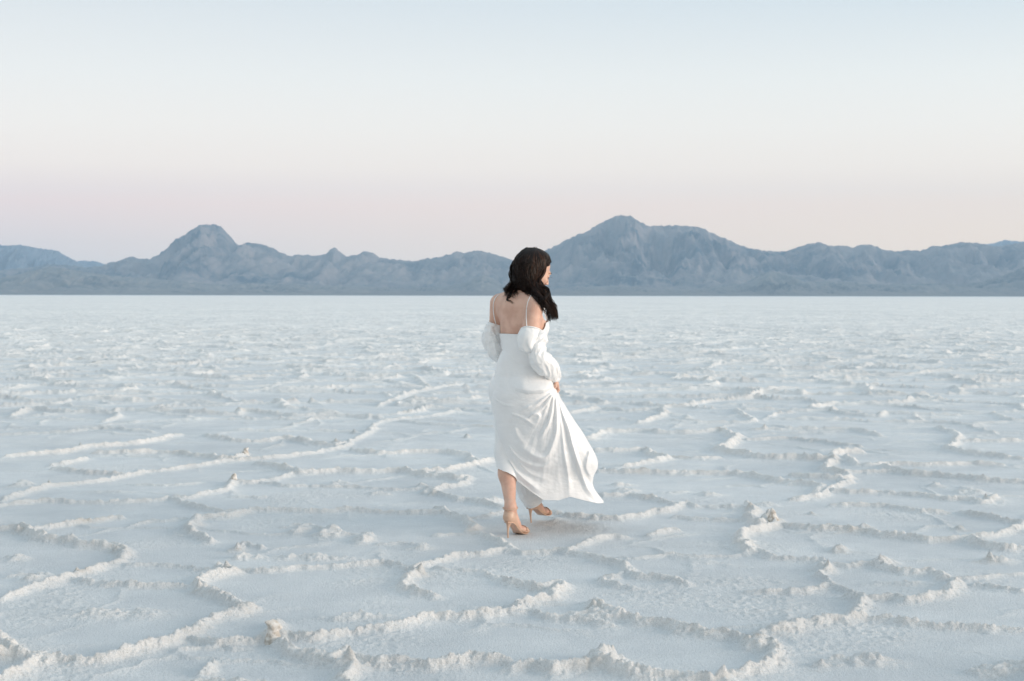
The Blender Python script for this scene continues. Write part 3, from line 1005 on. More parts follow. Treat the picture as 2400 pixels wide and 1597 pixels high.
SATIN = satin('white_satin', (.95, .95, .95), .26)
SATIN2 = satin('white_sleeve_satin', (.95, .95, .945), .32, .0012)
m = Mat('dark_hair')
c = m.mix(m.noise(60, 3), (.010, .006, .0055), (.030, .016, .011))
m.l(c, m.b.inputs['Base Color'])
m.set(Roughness=.6, Specular_IOR_Level=.12)
HAIR = m.m
m = Mat('hair_strand')
oi = m.attr('tone')
m.l(m.mix(oi, (.006, .0035, .003), (.060, .025, .013)), m.b.inputs['Base Color'])
m.set(Roughness=.45, Specular_IOR_Level=.22)
STRAND = m.m
m = Mat('nude_leather')
m.l(m.mix(m.noise(30, 3), (.57, .375, .27), (.65, .44, .325)), m.b.inputs['Base Color'])
m.set(Roughness=.38)
LEATHER = m.m
m = Mat('dark_lash')
m.set(Base_Color=(.02, .012, .01), Roughness=.6)
LASH = m.m
m = Mat('lip')
m.set(Base_Color=(.50, .20, .17), Roughness=.4)
LIP = m.m

person = bpy.data.objects.new('person', None)
COL.objects.link(person)
BASE = np.array([Q(1228, 1253)[0], D0, 0.0])
person.location = BASE
person.empty_display_size = .3
tag(person, 'woman in white satin dress and nude heels walking away, lifting her skirt in one hand', 'person')


def child(name, V, F, mat, parent=None, smooth=True, attrs=None, label=None):
    me = mesh_from(name, np.asarray(V) - BASE, F, mat, smooth, attrs)
    o = link(name, me, parent or person)
    if label: o['label'] = label
    return o


body = child('body', BV, BF, SKIN)


def march(prims, px, py, y0=7.6, y1=9.3, back=False, n=26):
    """distance at which the view ray through a pixel meets the implicit surface, nan on a miss"""
    px = np.atleast_1d(np.asarray(px, float)); py = np.atleast_1d(np.asarray(py, float))
    Yc = np.full(len(px), y1 if back else y0)
    sg = -1 if back else 1
    for _ in range(n):
        d = sdf_eval(prims, P(px, py, Yc))
        Yc = Yc + sg * np.clip(d * .85, -.05, .3)
    d = sdf_eval(prims, P(px, py, Yc))
    Yc[np.abs(d) > .006] = np.nan
    return Yc


def tube(pts, rad, ns=5, cap=True, ref=(.13, .21, .97)):
    pts = np.asarray(pts, float); n = len(pts)
    rad = np.broadcast_to(np.asarray(rad, float), (n,))
    t = np.gradient(pts, axis=0); t /= np.linalg.norm(t, axis=1)[:, None] + 1e-9
    ref = np.array(ref, float)
    a = np.cross(t, ref); a /= np.linalg.norm(a, axis=1)[:, None] + 1e-9
    b = np.cross(t, a)
    th = np.arange(ns) / ns * 2 * np.pi
    V = pts[:, None] + rad[:, None, None] * (np.cos(th)[None, :, None] * a[:, None] + np.sin(th)[None, :, None] * b[:, None])
    i = np.arange(n * ns).reshape(n, ns)
    F = np.stack([i[:-1], np.roll(i[:-1], -1, 1), np.roll(i[1:], -1, 1), i[1:]], -1).reshape(-1, 4)
    V = V.reshape(-1, 3)
    if False:
        V = np.vstack([V, pts[0], pts[-1]])
        F = np.vstack([F, [[(k + 1) % ns, k, n * ns, n * ns] for k in range(ns)] and
                       np.array([[(k + 1) % ns, k, n * ns, (k - 0) % ns] for k in range(ns)])[:0].reshape(0, 4)])
    return V, F


# ---- dress: one lofted sheet, left / right outline read row by row
ROWS = np.array([  # py_left, px_left, py_right, px_right, depth_left, depth_right, near bulge, far bulge
    (783, 1173, 757, 1282, .05, .02, .115, .110),
    (797, 1176, 790, 1279, .04, .02, .115, .110),
    (813, 1179, 812, 1274, .03, .01, .105, .105),
    (840, 1168, 842, 1276, .02, .00, .100, .100),
    (881, 1158, 880, 1290, .02, -.02, .115, .115),
    (920, 1151, 907, 1304, .02, -.05, .145, .130),
    (940, 1150, 935, 1316, .02, -.04, .152, .140),
    (973, 1156, 985, 1347, .02, -.02, .150, .170),
    (1004, 1162, 1021, 1371, .02, .00, .140, .220),
    (1045, 1170, 1080, 1401, .02, .02, .120, .300),
    (1075, 1169, 1112, 1391, .02, .04, .090, .400),
    (1085, 1168, 1140, 1391, .02, .05, .095, .450),
    (1094, 1167, 1174, 1414, .02, .06, .100, .480)], float)
NRW, NN, NF = 330, 380, 150
tt = np.linspace(0, 1, NRW)
rk = smooth_poly(ROWS, 8)
rt = np.linspace(0, 1, len(rk))
RWS = np.stack([np.interp(tt, rt, rk[:, i]) for i in range(8)], 1)
un = np.linspace(0, np.pi, NN, endpoint=False)
uf = np.linspace(np.pi, 2 * np.pi, NF, endpoint=False)
uu = np.concatenate([un, uf])
lam = (1 - np.cos(uu)) / 2
isn = (uu < np.pi)
PX = RWS[:, 1:2] * (1 - lam) + RWS[:, 3:4] * lam
PY = RWS[:, 0:1] * (1 - lam) + RWS[:, 2:3] * lam
rowf = tt[:, None] * 12
Sn = np.interp(PX, [1167, 1190, 1212, 1250, 1274, 1308, 1337, 1371, 1400, 1417], [0, 9, 18, 35, 43, 33, 15, 13, 10, 4])
Sf = np.interp(PX, [1167, 1200, 1240, 1280, 1330, 1417], [0, 4, 8, 10, 4, 0])
w1 = np.clip(rowf / 12, 0, 1) ** 2.2
PY = PY + np.where(isn, Sn, Sf) * w1
ch = 783 + (757 - 783) * np.clip((PX - 1173) / 109, 0, 1)
w0 = np.clip(1 - rowf / 2.2, 0, 1)
PY = PY + np.where(isn, (783 - ch) * np.clip((1272 - PX) / 22, 0, 1), -4.0) * w0
dL_ = RWS[:, 4:5]; dR_ = RWS[:, 5:6]
si = np.sin(uu)
DY = dL_ * (1 - lam) + dR_ * lam - np.where(isn, RWS[:, 6:7] * np.abs(si) ** .8, -RWS[:, 7:8] * np.abs(si) ** .8)


def pdist(px, py, poly):
    best = np.full(px.shape, 1e9); tb = np.zeros(px.shape)
    s = np.concatenate([[0], np.cumsum(np.hypot(*np.diff(poly, axis=0).T))])
    for k in range(len(poly) - 1):
        a, b = poly[k], poly[k + 1]; ab = b - a
        t = np.clip(((px - a[0]) * ab[0] + (py - a[1]) * ab[1]) / (ab @ ab + 1e-9), 0, 1)
        d = np.hypot(px - a[0] - t * ab[0], py - a[1] - t * ab[1])
        m_ = d < best
        best = np.where(m_, d, best); tb = np.where(m_, (s[k] + t * (s[k + 1] - s[k])) / s[-1], tb)
    return best, tb


FOLDS = [  # (height m, half width px, points in the enlargement 1080,900 x4.126)
    (.016, 5.0, [(885,80),(800,150),(700,210),(590,250)]),
    (.014, 5.0, [(890,90),(820,200),(740,270),(650,335)]),
    (.010, 4.0, [(893,100),(860,170),(832,250)]),
    (.020, 5.0, [(898,100),(882,270),(840,400),(765,535)]),
    (.022, 7.0, [(915,90),(928,250),(930,400),(912,520),(860,660),(800,715),(720,700),(640,650),(555,595)]),
    (.022, 5.5, [(925,90),(980,270),(1040,430),(1090,620),(1140,780),(1190,930),(1250,1040),(1390,1140)]),
    (.014, 5.0, [(940,80),(1010,210),(1100,370),(1210,520),(1320,740)]),
    (.014, 6.0, [(460,590),(520,680),(620,760),(760,805),(850,770),(900,700)]),
    (.014, 6.0, [(460,720),(540,850),(640,940),(780,1050)]),
    (.010, 6.0, [(560,760),(680,870),(850,930)]),
    (.010, 4.0, [(480,285),(600,330),(715,405)]),
    (.010, 4.0, [(650,330),(700,295),(760,310),(720,410)]),
    (.016, 7.0, [(1250,640),(1215,820),(1285,920)]),
    (.007, 3.0, [(330,150),(420,200),(520,215)]),
    (.010, 8.0, [(520,420),(560,520),(640,600)]),
    (.012, 5.0, [(935,140),(975,400),(1000,640),(1040,900),(1050,1090)]),
]
disp = np.zeros_like(PX)
for hgt, wpx, pts in FOLDS:
    pl = smooth_poly(pts, 4)
    pl = np.stack([1080 + pl[:, 0] / 4.126, 900 + pl[:, 1] / 4.126], 1)
    d, t_ = pdist(PX, PY, pl)
    wv = wpx * (.55 + 1.25 * t_)
    env = np.clip(t_ / .08, 0, 1) * (1 - .75 * np.clip((t_ - .8) / .2, 0, 1))
    disp = np.maximum(disp * .999, 0) + 1.3 * hgt * env * (np.exp(-(d / wv) ** 1.5) - .28 * np.exp(-(d / (2.6 * wv)) ** 2))
gx, gy = 1300.0, 908.0
rr = np.hypot(PX - gx, PY - gy); tg = np.arctan2(PY - gy, PX - gx)
rad_ = np.clip((rr - 6) / 40, 0, 1) * np.clip((PY - 915) / 25, 0, 1)
plt_ = fbm(tg * 5.5, rr * .006, 3, 81, .6)
disp = disp + rad_ * (.018 * np.clip(1 - rr / 330, .2, 1)) * plt_ * np.clip((PX - 1195) / 50, 0, 1)
disp = disp + .0045 * fbm(PX * .03, PY * .06, 4, 85) * np.clip((PY - 790) / 30, 0, 1) * .8
# hanging pouch of cloth over the hip
cy = np.interp(PX, [1200, 1208, 1237, 1274, 1291, 1300], [905, 918, 924, 922, 913, 905])
up_ = cy - PY
pe = np.clip((PX - 1190) / 40, 0, 1) * (1 + 0 * PX) * np.clip((1306 - PX) / 14, 0, 1)
pe = pe * pe * (3 - 2 * pe)
disp = disp + .028 * pe * np.where(up_ > 0, np.clip(up_ / 8, 0, 1) ** .6 * np.exp(-(np.maximum(up_ - 14, 0) / 30) ** 2), 0)
DY = DY - np.where(isn, disp, -.35 * fbm(PX * .03, PY * .008, 3, 90) * .06)
DV = P(PX.ravel(), PY.ravel(), (D0 + DY).ravel())
# keep the cloth clear of the body
for _ in range(4):
    ix = np.where((DV[:, 2] > Q(1200, 1135)[2]) & (np.tile(isn, NRW) | (DV[:, 2] > Q(1200, 1000)[2])))[0]
    d = sdf_eval(torso, DV[ix])
    bad = ix[d < .009]
    if not len(bad): break
    e = 1e-3
    g = np.stack([sdf_eval(torso, DV[bad] + np.eye(3)[k] * e) - sdf_eval(torso, DV[bad] - np.eye(3)[k] * e) for k in range(3)], 1) / (2 * e)
    g /= np.linalg.norm(g, axis=1)[:, None] + 1e-9
    DV[bad] += g * (.0095 - sdf_eval(torso, DV[bad]))[:, None]
ncol = NN + NF
ii = np.arange(NRW * ncol).reshape(NRW, ncol)
DF = np.stack([ii[:-1], ii[1:], np.roll(ii[1:], -1, 1), np.roll(ii[:-1], -1, 1)], -1).reshape(-1, 4)
dress = child('dress', DV, DF, SATIN)
sol = dress.modifiers.new('thickness', 'SOLIDIFY'); sol.thickness = .0016; sol.offset = -1
# hem and neckline seams
hem = DV.reshape(NRW, ncol, 3)[-1]
top = DV.reshape(NRW, ncol, 3)[0]
V, F = tube(np.vstack([hem, hem[:1]]), .0022, 5, False); child('hem_seam', V, F, SATIN2, dress)
V, F = tube(np.vstack([top, top[:1]]) + UP * .001, .003, 5, False); child('neckline_trim', V, F, SATIN2, dress)


def clear(V, margin=.004, it=3, prims=None):
    prims = prims or torso
    V = V.copy()
    for _ in range(it):
        d = sdf_eval(prims, V)
        bad = np.where(d < margin)[0]
        if not len(bad): break
        e = 1e-3
        g = np.stack([sdf_eval(prims, V[bad] + np.eye(3)[k] * e) - sdf_eval(prims, V[bad] - np.eye(3)[k] * e) for k in range(3)], 1)
        g /= np.linalg.norm(g, axis=1)[:, None] + 1e-9
        V[bad] += g * (margin + .0005 - d[bad])[:, None]
    return V


def loft(cs, hw, dz, ns=72, nr=90, wr=0.006, fr=(5, 2.5), seed=0, closed_end=False):
    """tube through centres (px, py, depth) with in-plane half widths (px) and depth radii (m)"""
    cs = np.array(cs, float)
    k = smooth_poly(np.column_stack([cs, hw, dz]), 8)
    s = np.linspace(0, 1, nr)
    k = np.stack([np.interp(s, np.linspace(0, 1, len(k)), k[:, i]) for i in range(5)], 1)
    C = P(k[:, 0], k[:, 1], D0 + k[:, 2])
    t = np.gradient(C, axis=0); t /= np.linalg.norm(t, axis=1)[:, None]
    view = np.array([0, 1.0, 0])
    a = np.cross(t, view); a /= np.linalg.norm(a, axis=1)[:, None] + 1e-9
    b = np.cross(a, t)
    th = np.arange(ns) / ns * 2 * np.pi
    S, TH = np.meshgrid(s, th, indexing='ij')
    L_ = np.linalg.norm(np.diff(C, axis=0), axis=1).sum()
    w_ = fbm(S * L_ * fr[0] * 10 + .8 * np.sin(TH + seed) + seed, np.cos(TH) * fr[1] + seed * 3.1, 2, 91 + seed, .4) + .6 * fbm(S * L_ * fr[0] * 4, TH * .9, 2, 95 + seed)
    w_ = (1 - 2.2 * np.abs(w_)) * wr * np.clip(np.minimum(S, 1 - S) / .06, 0.15, 1)
    ra = k[:, 3:4] * 8.43 / FPX + w_; rb = k[:, 4:5] + w_
    V = C[:, None] + ra[..., None] * np.cos(TH)[..., None] * a[:, None] + rb[..., None] * np.sin(TH)[..., None] * b[:, None]
    i = np.arange(nr * ns).reshape(nr, ns)
    F = np.stack([i[:-1], i[1:], np.roll(i[1:], -1, 1), np.roll(i[:-1], -1, 1)], -1).reshape(-1, 4)
    V = clear(V.reshape(-1, 3)).reshape(V.shape)
    return V.reshape(-1, 3), F, V


# right sleeve: band, drooping puff, long bunched sleeve
V, F, G3 = loft([(1264, 781, -.125), (1262, 795, -.14), (1259, 812, -.155), (1259, 828, -.168), (1265, 842, -.172), (1278, 856, -.145), (1291, 870, -.10), (1300, 884, -.06), (1303, 890, -.050)],
            [18, 20, 19, 18, 22, 23, 20, 13, 11], [.055, .058, .06, .058, .055, .05, .045, .034, .030], 100, 170, .0100, (1.8, 1.1), 1)
slv = child('sleeve', V, F, SATIN2, label='right sleeve, bunched down the forearm to the hand holding the skirt')
V, F = tube(np.vstack([G3[-1], G3[-1][:1]]), .003, 5, False); child('cuff', V, F, SATIN2, slv)
V, F, G3 = loft([(1242, 775, -.145), (1241, 784, -.155), (1239, 797, -.168), (1240, 808, -.178), (1244, 816, -.18), (1249, 821, -.175)],
            [21, 24, 25.5, 23, 16, 4], [.054, .060, .062, .056, .042, .012], 80, 60, .0048, (1.5, 1.2), 2)
child('puff', V, F, SATIN2, slv)
V, F = tube(np.vstack([G3[0], G3[0][:1]]), .0042, 6, False); child('sleeve_band', V, F, SATIN2, slv)
# left sleeve
V, F, G3 = loft([(1156, 759, .115), (1152, 772, .115), (1149, 787, .115), (1151, 801, .112), (1156, 815, .11), (1162, 829, .125), (1178, 838, .17), (1200, 838, .22), (1216, 838, .255)],
            [12.5, 15, 18, 18.5, 16, 14, 16, 15, 11], [.053, .058, .06, .06, .056, .05, .045, .04, .032], 90, 150, .0085, (1.7, 1.1), 3)
slv2 = child('sleeve', V, F, SATIN2, label='left sleeve, slipped off the shoulder with a bent elbow')
V, F = tube(np.vstack([G3[0], G3[0][:1]]), .004, 6, False); child('sleeve_band', V, F, SATIN2, slv2)
V, F = tube(np.vstack([G3[-1], G3[-1][:1]]), .003, 5, False); child('cuff', V, F, SATIN2, slv2)

# slip hem round the forward leg
V, F, G3 = loft([(1240, 1095, .26), (1240, 1130, .29), (1243, 1153, .315), (1248, 1170, .33), (1252, 1179, .335)], [44, 36, 30, 25, 22], [.12, .11, .10, .095, .09], 90, 60, .004, (2, 3), 4)
slip = child('underskirt', V, F, SATIN2)
s2 = slip.modifiers.new('thickness', 'SOLIDIFY'); s2.thickness = .0015


# shoulder straps lie on the skin
def strap(pts, r=.0028):
    q = smooth_poly(pts, 6)
    y = march(torso + neck, q[:, 0], q[:, 1])
    ok = ~np.isnan(y)
    y = np.interp(np.arange(len(y)), np.where(ok)[0], y[ok])
    return tube(P(q[:, 0], q[:, 1], y - .0015), r, 6, False)


V, F = strap([(1170, 690), (1163, 696), (1158, 706), (1156, 720), (1157.5, 738), (1161, 755), (1167, 772), (1173, 784)])
child('shoulder_strap', V, F, SATIN2, dress)
V, F = strap([(1249, 688), (1244, 694), (1238, 706), (1234.5, 722), (1233.5, 740), (1234, 756), (1236, 776)])
child('shoulder_strap', V, F, SATIN2, dress)
V, F = tube(Q([1270, 1276, 1280, 1283, 1284, 1282], [700, 728, 742, 752, 758, 768], [-.03, .0, .01, .02, .02, .02]), .004, 6, False)
child('shoulder_strap', V, F, SATIN2, dress)


# ---- shoes
def make_shoe(fr, fp, label):
    us = np.array([-.020, -.012, .005, .02, .035, .05, .065, .08, .095, .11, .125, .14, .155, .17, .185, .198, .207, .212])
    hw = np.array([.010, .020, .026, .028, .028, .027, .026, .0255, .027, .031, .036, .040, .0415, .040, .036, .028, .018, .008])
    th = np.array([.006, .008, .009, .009, .008, .007, .006, .006, .006, .006, .006, .0055, .005, .005, .005, .005, .005, .004])
    zt = fsole(us)
    rings = []
    for u_, h_, t_, z_ in zip(us, hw, th, zt):
        ring = [(v * h_, z_ - t_ * (.5 - .5 * math.cos(a))) for a, v in
                ((0, -.9), (0, 0), (0, .9), (1.2, 1), (2.4, .95), (3.14, .6), (3.14, 0), (3.14, -.6), (2.4, -.95), (1.2, -1))]
        rings.append([ft(fr, u_, a, b) for a, b in ring])
    R_ = np.array(rings); nr, ns = R_.shape[:2]
    i = np.arange(nr * ns).reshape(nr, ns)
    F = np.stack([i[:-1], np.roll(i[:-1], -1, 1), np.roll(i[1:], -1, 1), i[1:]], -1).reshape(-1, 4)
    caps = []
    for base in (0, (nr - 1) * ns):
        for k in range(1, 5):
            caps.append([base + k - 1, base + k, base + ns - 1 - k, base + ns - k])
    F = np.vstack([F, caps])
    shoe = child('high_heel_shoe', R_.reshape(-1, 3), F, LEATHER, label=label)
    o_, e_, s_, u_ = fr

    def loc(p):
        q = p - o_
        return q @ e_, q @ s_, q @ u_

    def upper(F0, p):
        a, b, c_ = loc(p)
        so = fsole(a)
        topz = so + np.interp(a, [-.05, .0, .03, .06, .09, .14, .2], [.062, .060, .048, .026, .017, .015, .012])
        shell = np.abs(F0 - .0032) - .0024
        reg = np.maximum(c_ - topz, so - .004 - c_)
        return np.maximum(shell, reg)
    lo, hi = bbox(fp, .02)
    V, F = sdf_grid(fp, lo, hi, .0024, upper)
    child('upper', laplace(V, F, 1, .4), F, LEATHER, shoe)

    def toe(F0, p):
        a, b, c_ = loc(p)
        reg = np.maximum(np.abs(a - .176 + .10 * np.abs(b)) - .012, .006 - c_)
        return np.maximum(np.abs(F0 - .0034) - .0024, reg)
    V, F = sdf_grid(fp, lo, hi, .0024, toe)
    child('toe_strap', laplace(V, F, 1, .4), F, LEATHER, shoe)

    def ank(F0, p):
        a, b, c_ = loc(p)
        return np.maximum(np.abs(F0 - .0030) - .0022, np.abs(c_ - .172 - .12 * (a - .03)) - .0042)
    leg_ = [cone(CaL if fp is FPL else CaR, AnL if fp is FPL else AnR, .052, .029, .03)]
    V, F = sdf_grid(fp + leg_, lo, hi, .0022, ank)
    child('ankle_strap', laplace(V, F, 1, .4), F, LEATHER, shoe)
    hp = np.array([ft(fr, a, 0, b) for a, b in ((.012, .097), (.008, .088), (.003, .075), (0, .058), (-.001, .03), (0, 0))])
    V, F = tube(hp, [.023, .0175, .011, .0072, .0052, .0046], 14, False, (.9, .4, .05))
    child('heel', V, F, LEATHER, shoe)
    bk = ft(fr, .012, -.036, .174)
    V, F = tube([bk - s_ * .006, bk + s_ * .006], .0035, 8, False)
    child('buckle', V, F, LASH if fr is FR else LEATHER, shoe)
    return shoe


make_shoe(FL, FPL, 'nude stiletto sandal, standing')
make_shoe(FR, FPR, 'nude stiletto sandal stepping forward')

# ---- hair
hprims = [ell(Q(1243, 627, .055), (.108, .112, .108), None, .02),
          ell(Q(1250.5, 614, .06), (.099, .10, .082), None, .02),
          ell(Q(1236, 655, .035), (.094, .095, .085), None, .03),
          ell(Q(1238, 672, .02), (.078, .085, .040), None, .02),
          cone(Q(1225, 668, .0), Q(1268, 684, -.06), .036, .034, .02),
          cone(Q(1260, 674, -.045), Q(1274, 690, -.085), .032, .010, .02),
          cone(Q(1254, 684, -.085), Q(1272, 706, -.150), .020, .014, .015),
          cone(Q(1205, 672, .0), Q(1190, 680, .0), .020, .009, .02)]


def hcut(F0, p):
    q = (p - HC) / HS
    r_, f_, u_ = q @ HR, q @ HF, q @ HU
    face = f_ - np.interp(u_, [-.14, -.06, -.02, .03, .047, .062, .080], [.010, .008, .010, .026, .050, .085, .20])
    face = np.where(u_ < -.10, -1, face)
    return np.maximum(F0, face)


def hair_eval(p): return hcut(sdf_eval(hprims, p), p)


lo, hi = bbox(hprims)
V, F = sdf_grid(hprims, lo, hi, .0040, hcut)
V = laplace(V, F, 2)
q_ = V - HC
th_ = np.arctan2(q_ @ HR, q_ @ HF); zz_ = q_ @ HU
nn_ = q_ / np.linalg.norm(q_, axis=1)[:, None]
V = V + nn_ * (.0042 * fbm(th_ * 9 + 2 * zz_ / .1, zz_ * 9, 4, 61, .6) + .0025 * perlin(th_ * 26, zz_ * 14, 66))[:, None]
hair = child('hair', V, F, HAIR, label='long wavy dark brown hair')
HP2 = [Prim(hair_eval, lo, hi, .001)]
GD = [[(800,93),(615,128),(478,268),(408,420),(366,560),(392,650),(410,730),(370,790),(310,835),(235,868)],
      [(800,100),(640,150),(520,280),(450,420),(395,540),(415,640),(425,720),(395,790),(330,830),(245,862)],
      [(800,100),(660,170),(550,320),(500,480),(460,600),(480,720),(440,800),(370,850),(340,930),(290,1010)],
      [(810,105),(690,190),(600,350),(560,520),(540,680),(545,790),(590,860),(630,915)],
      [(820,110),(720,210),(660,380),(630,560),(640,720),(700,830),(790,910),(870,955)],
      [(830,110),(760,220),(730,400),(720,580),(750,740),(830,850),(930,950),(1020,1060),(1040,1180),(1080,1300),(1060,1420)],
      [(840,115),(820,230),(810,420),(810,600),(850,740),(920,850),(1000,950),(1060,1060),(1120,1180),(1160,1300),(1180,1410)],
      [(850,120),(900,220),(920,400),(900,560),(880,660),(930,780),(1010,850),(1060,930),(1080,1050),(1150,1150),(1195,1250),(1160,1360)],
      [(850,120),(960,200),(1010,320),(1000,450),(960,560),(900,640),(890,720),(960,800),(1050,880),(1040,960),(1010,1080),(1020,1200),(1020,1320),(1090,1440)]]
FRONT = [[(850,105),(1000,170),(1085,255),(1113,345)], [(850,112),(990,200),(1060,300),(1075,350)], [(850,118),(960,215),(1020,320),(1025,400)], [(850,118),(940,230),(1000,360),(975,520),(915,640)]]
NSEG = 34
GR = []
for g in GD:
    q = smooth_poly(g, 6)
    s = np.concatenate([[0], np.cumsum(np.hypot(*np.diff(q, axis=0).T))]); s /= s[-1]
    GR.append(np.stack([np.interp(np.linspace(0, 1, NSEG), s, q[:, i]) for i in (0, 1)], 1))
GR = np.array(GR)
r2 = np.random.default_rng(5)
sv, sf, st = [], [], []
off = 0
NS = 1500
gi = r2.random(NS) * (len(GR) - 1)
gi = np.where(r2.random(NS) < .12, 4.3 + 3.7 * r2.random(NS), gi)
ss = np.linspace(0, 1, NSEG)


def add_strands(X2, Y2, depth, rad, tone):
    """X2, Y2: source pixels (n, m); depth (n, m)"""
    global off
    for k in range(len(X2)):
        V, F = tube(P(X2[k], Y2[k], depth[k]), rad[k], 4, False)
        sv.append(V); sf.append(F + off); st.append(np.full(len(V), tone[k])); off += len(V)


i0 = np.floor(gi).astype(int); fr_ = (gi - i0)[:, None, None]
base_ = GR[i0] * (1 - fr_) + GR[i0 + 1] * fr_
clump = np.floor(gi * 5.0)
ph = (clump * 2.399)[:, None] + .28 * r2.standard_normal(NS)[:, None]
fq = 2.6 + 1.2 * np.sin(clump * 1.7)[:, None]
amp = (7 + 50 * ss[None, :] ** .9 + 34 * np.clip(ss[None, :] - .6, 0, 1)) * (.6 + .5 * r2.random(NS))[:, None]
tan = np.gradient(base_, axis=1); tan /= np.linalg.norm(tan, axis=2)[..., None] + 1e-9
wav = amp * np.sin(ss[None, :] * fq * 2 * np.pi + ph)
BX = base_[..., 0] - tan[..., 1] * wav + 7 * r2.standard_normal(NS)[:, None]
BY = base_[..., 1] + tan[..., 0] * wav + 7 * r2.standard_normal(NS)[:, None] * (ss[None, :] > .1)
cut_ = np.where(r2.random(NS) < .42, r2.uniform(.62, .88, NS), np.clip(r2.normal(.97, .06, NS), .7, 1))
for arr in (BX, BY):
    for k in range(NS):
        arr[k] = np.interp(ss * cut_[k], ss, arr[k])
SX = 1150 + BX / 7.839; SY = 570 + BY / 7.839
YY = march(HP2, SX.ravel(), SY.ravel()).reshape(SX.shape)
tail = D0 + np.interp(SY, [660, 690, 715, 760], [-.02, -.07, -.125, -.13])
lft = SX < 1212
tail = np.where(lft, D0 - .075, tail)
for k in range(NS):
    ok = ~np.isnan(YY[k])
    if ok.sum() > 3:
        last = np.where(ok)[0][-1]
        y = np.interp(np.arange(NSEG), np.where(ok)[0], YY[k][ok])
        wgt = np.clip((np.arange(NSEG) - last) / 5, 0, 1)
        YY[k] = y * (1 - wgt) + tail[k] * wgt
    else:
        YY[k] = tail[k]
YY = YY - (.001 + .011 * r2.random(NS))[:, None] * (.4 + .6 * ss[None, :]) + .006 * np.cos(ss[None, :] * fq * 2 * np.pi + ph) * ss[None, :]
# strands lie over the shoulders, not in them
dd = sdf_eval(torso, P(SX.ravel(), SY.ravel(), YY.ravel())).reshape(SX.shape)
YB = march(torso + neck, SX.ravel(), SY.ravel()).reshape(SX.shape)
YY = np.where((dd < .010) & ~np.isnan(YB), np.minimum(YY, YB - .008), YY)
rad = (.0017 + .0014 * r2.random(NS))[:, None] * (1 - .78 * ss[None, :] ** 2)
tone = np.clip(r2.normal(.08, .13, NS) + .45 * (np.sin(clump * 3.1) > .86), 0, 1)
add_strands(SX, SY, YY, rad, tone)
# front hair swept back from the forehead
FG = []
for g in FRONT:
    q = smooth_poly(g, 6); s_l = np.concatenate([[0], np.cumsum(np.hypot(*np.diff(q, axis=0).T))]); s_l /= s_l[-1]
    FG.append(np.stack([np.interp(np.linspace(0, 1, 16), s_l, q[:, i]) for i in (0, 1)], 1))
FG = np.array(FG)
gq = r2.random(260) * 2.999; i1 = gq.astype(int); f1_ = (gq - i1)[:, None, None]
b1 = FG[i1] * (1 - f1_) + FG[i1 + 1] * f1_ + 5 * r2.standard_normal((260, 1, 2)) + (8 * np.sin(np.linspace(0, 6, 16)[None, :, None] + gq[:, None, None] * 4))
X1 = 1150 + b1[..., 0] / 7.839; Y1 = 570 + b1[..., 1] / 7.839
Z1 = march(HP2, X1.ravel(), Y1.ravel()).reshape(X1.shape)
good = [k for k in range(260) if (~np.isnan(Z1[k])).sum() > 8]
for k in good:
    ok = ~np.isnan(Z1[k]); Z1[k] = np.interp(np.arange(16), np.where(ok)[0], Z1[k][ok]) - .001 - .006 * r2.random()
good = np.array(good)
add_strands(X1[good], Y1[good], Z1[good], np.repeat(.0022 * (1 - .6 * np.linspace(0, 1, 16))[None], len(good), 0), np.clip(r2.normal(.06, .1, len(good)), 0, 1))
# far side of the head
nb = 260
k2 = r2.integers(0, NS, nb)
YF = march(HP2, SX[k2].ravel(), SY[k2].ravel(), back=True).reshape(nb, NSEG)
keep = []
for k in range(nb):
    ok = ~np.isnan(YF[k])
    if ok.sum() > 12:
        YF[k] = np.interp(np.arange(NSEG), np.where(ok)[0], YF[k][ok]) + .004; keep.append(k)
keep = np.array(keep)
add_strands(SX[k2][keep][:, :24], SY[k2][keep][:, :24], YF[keep][:, :24], np.full((len(keep), 24), .002), tone[k2][keep])
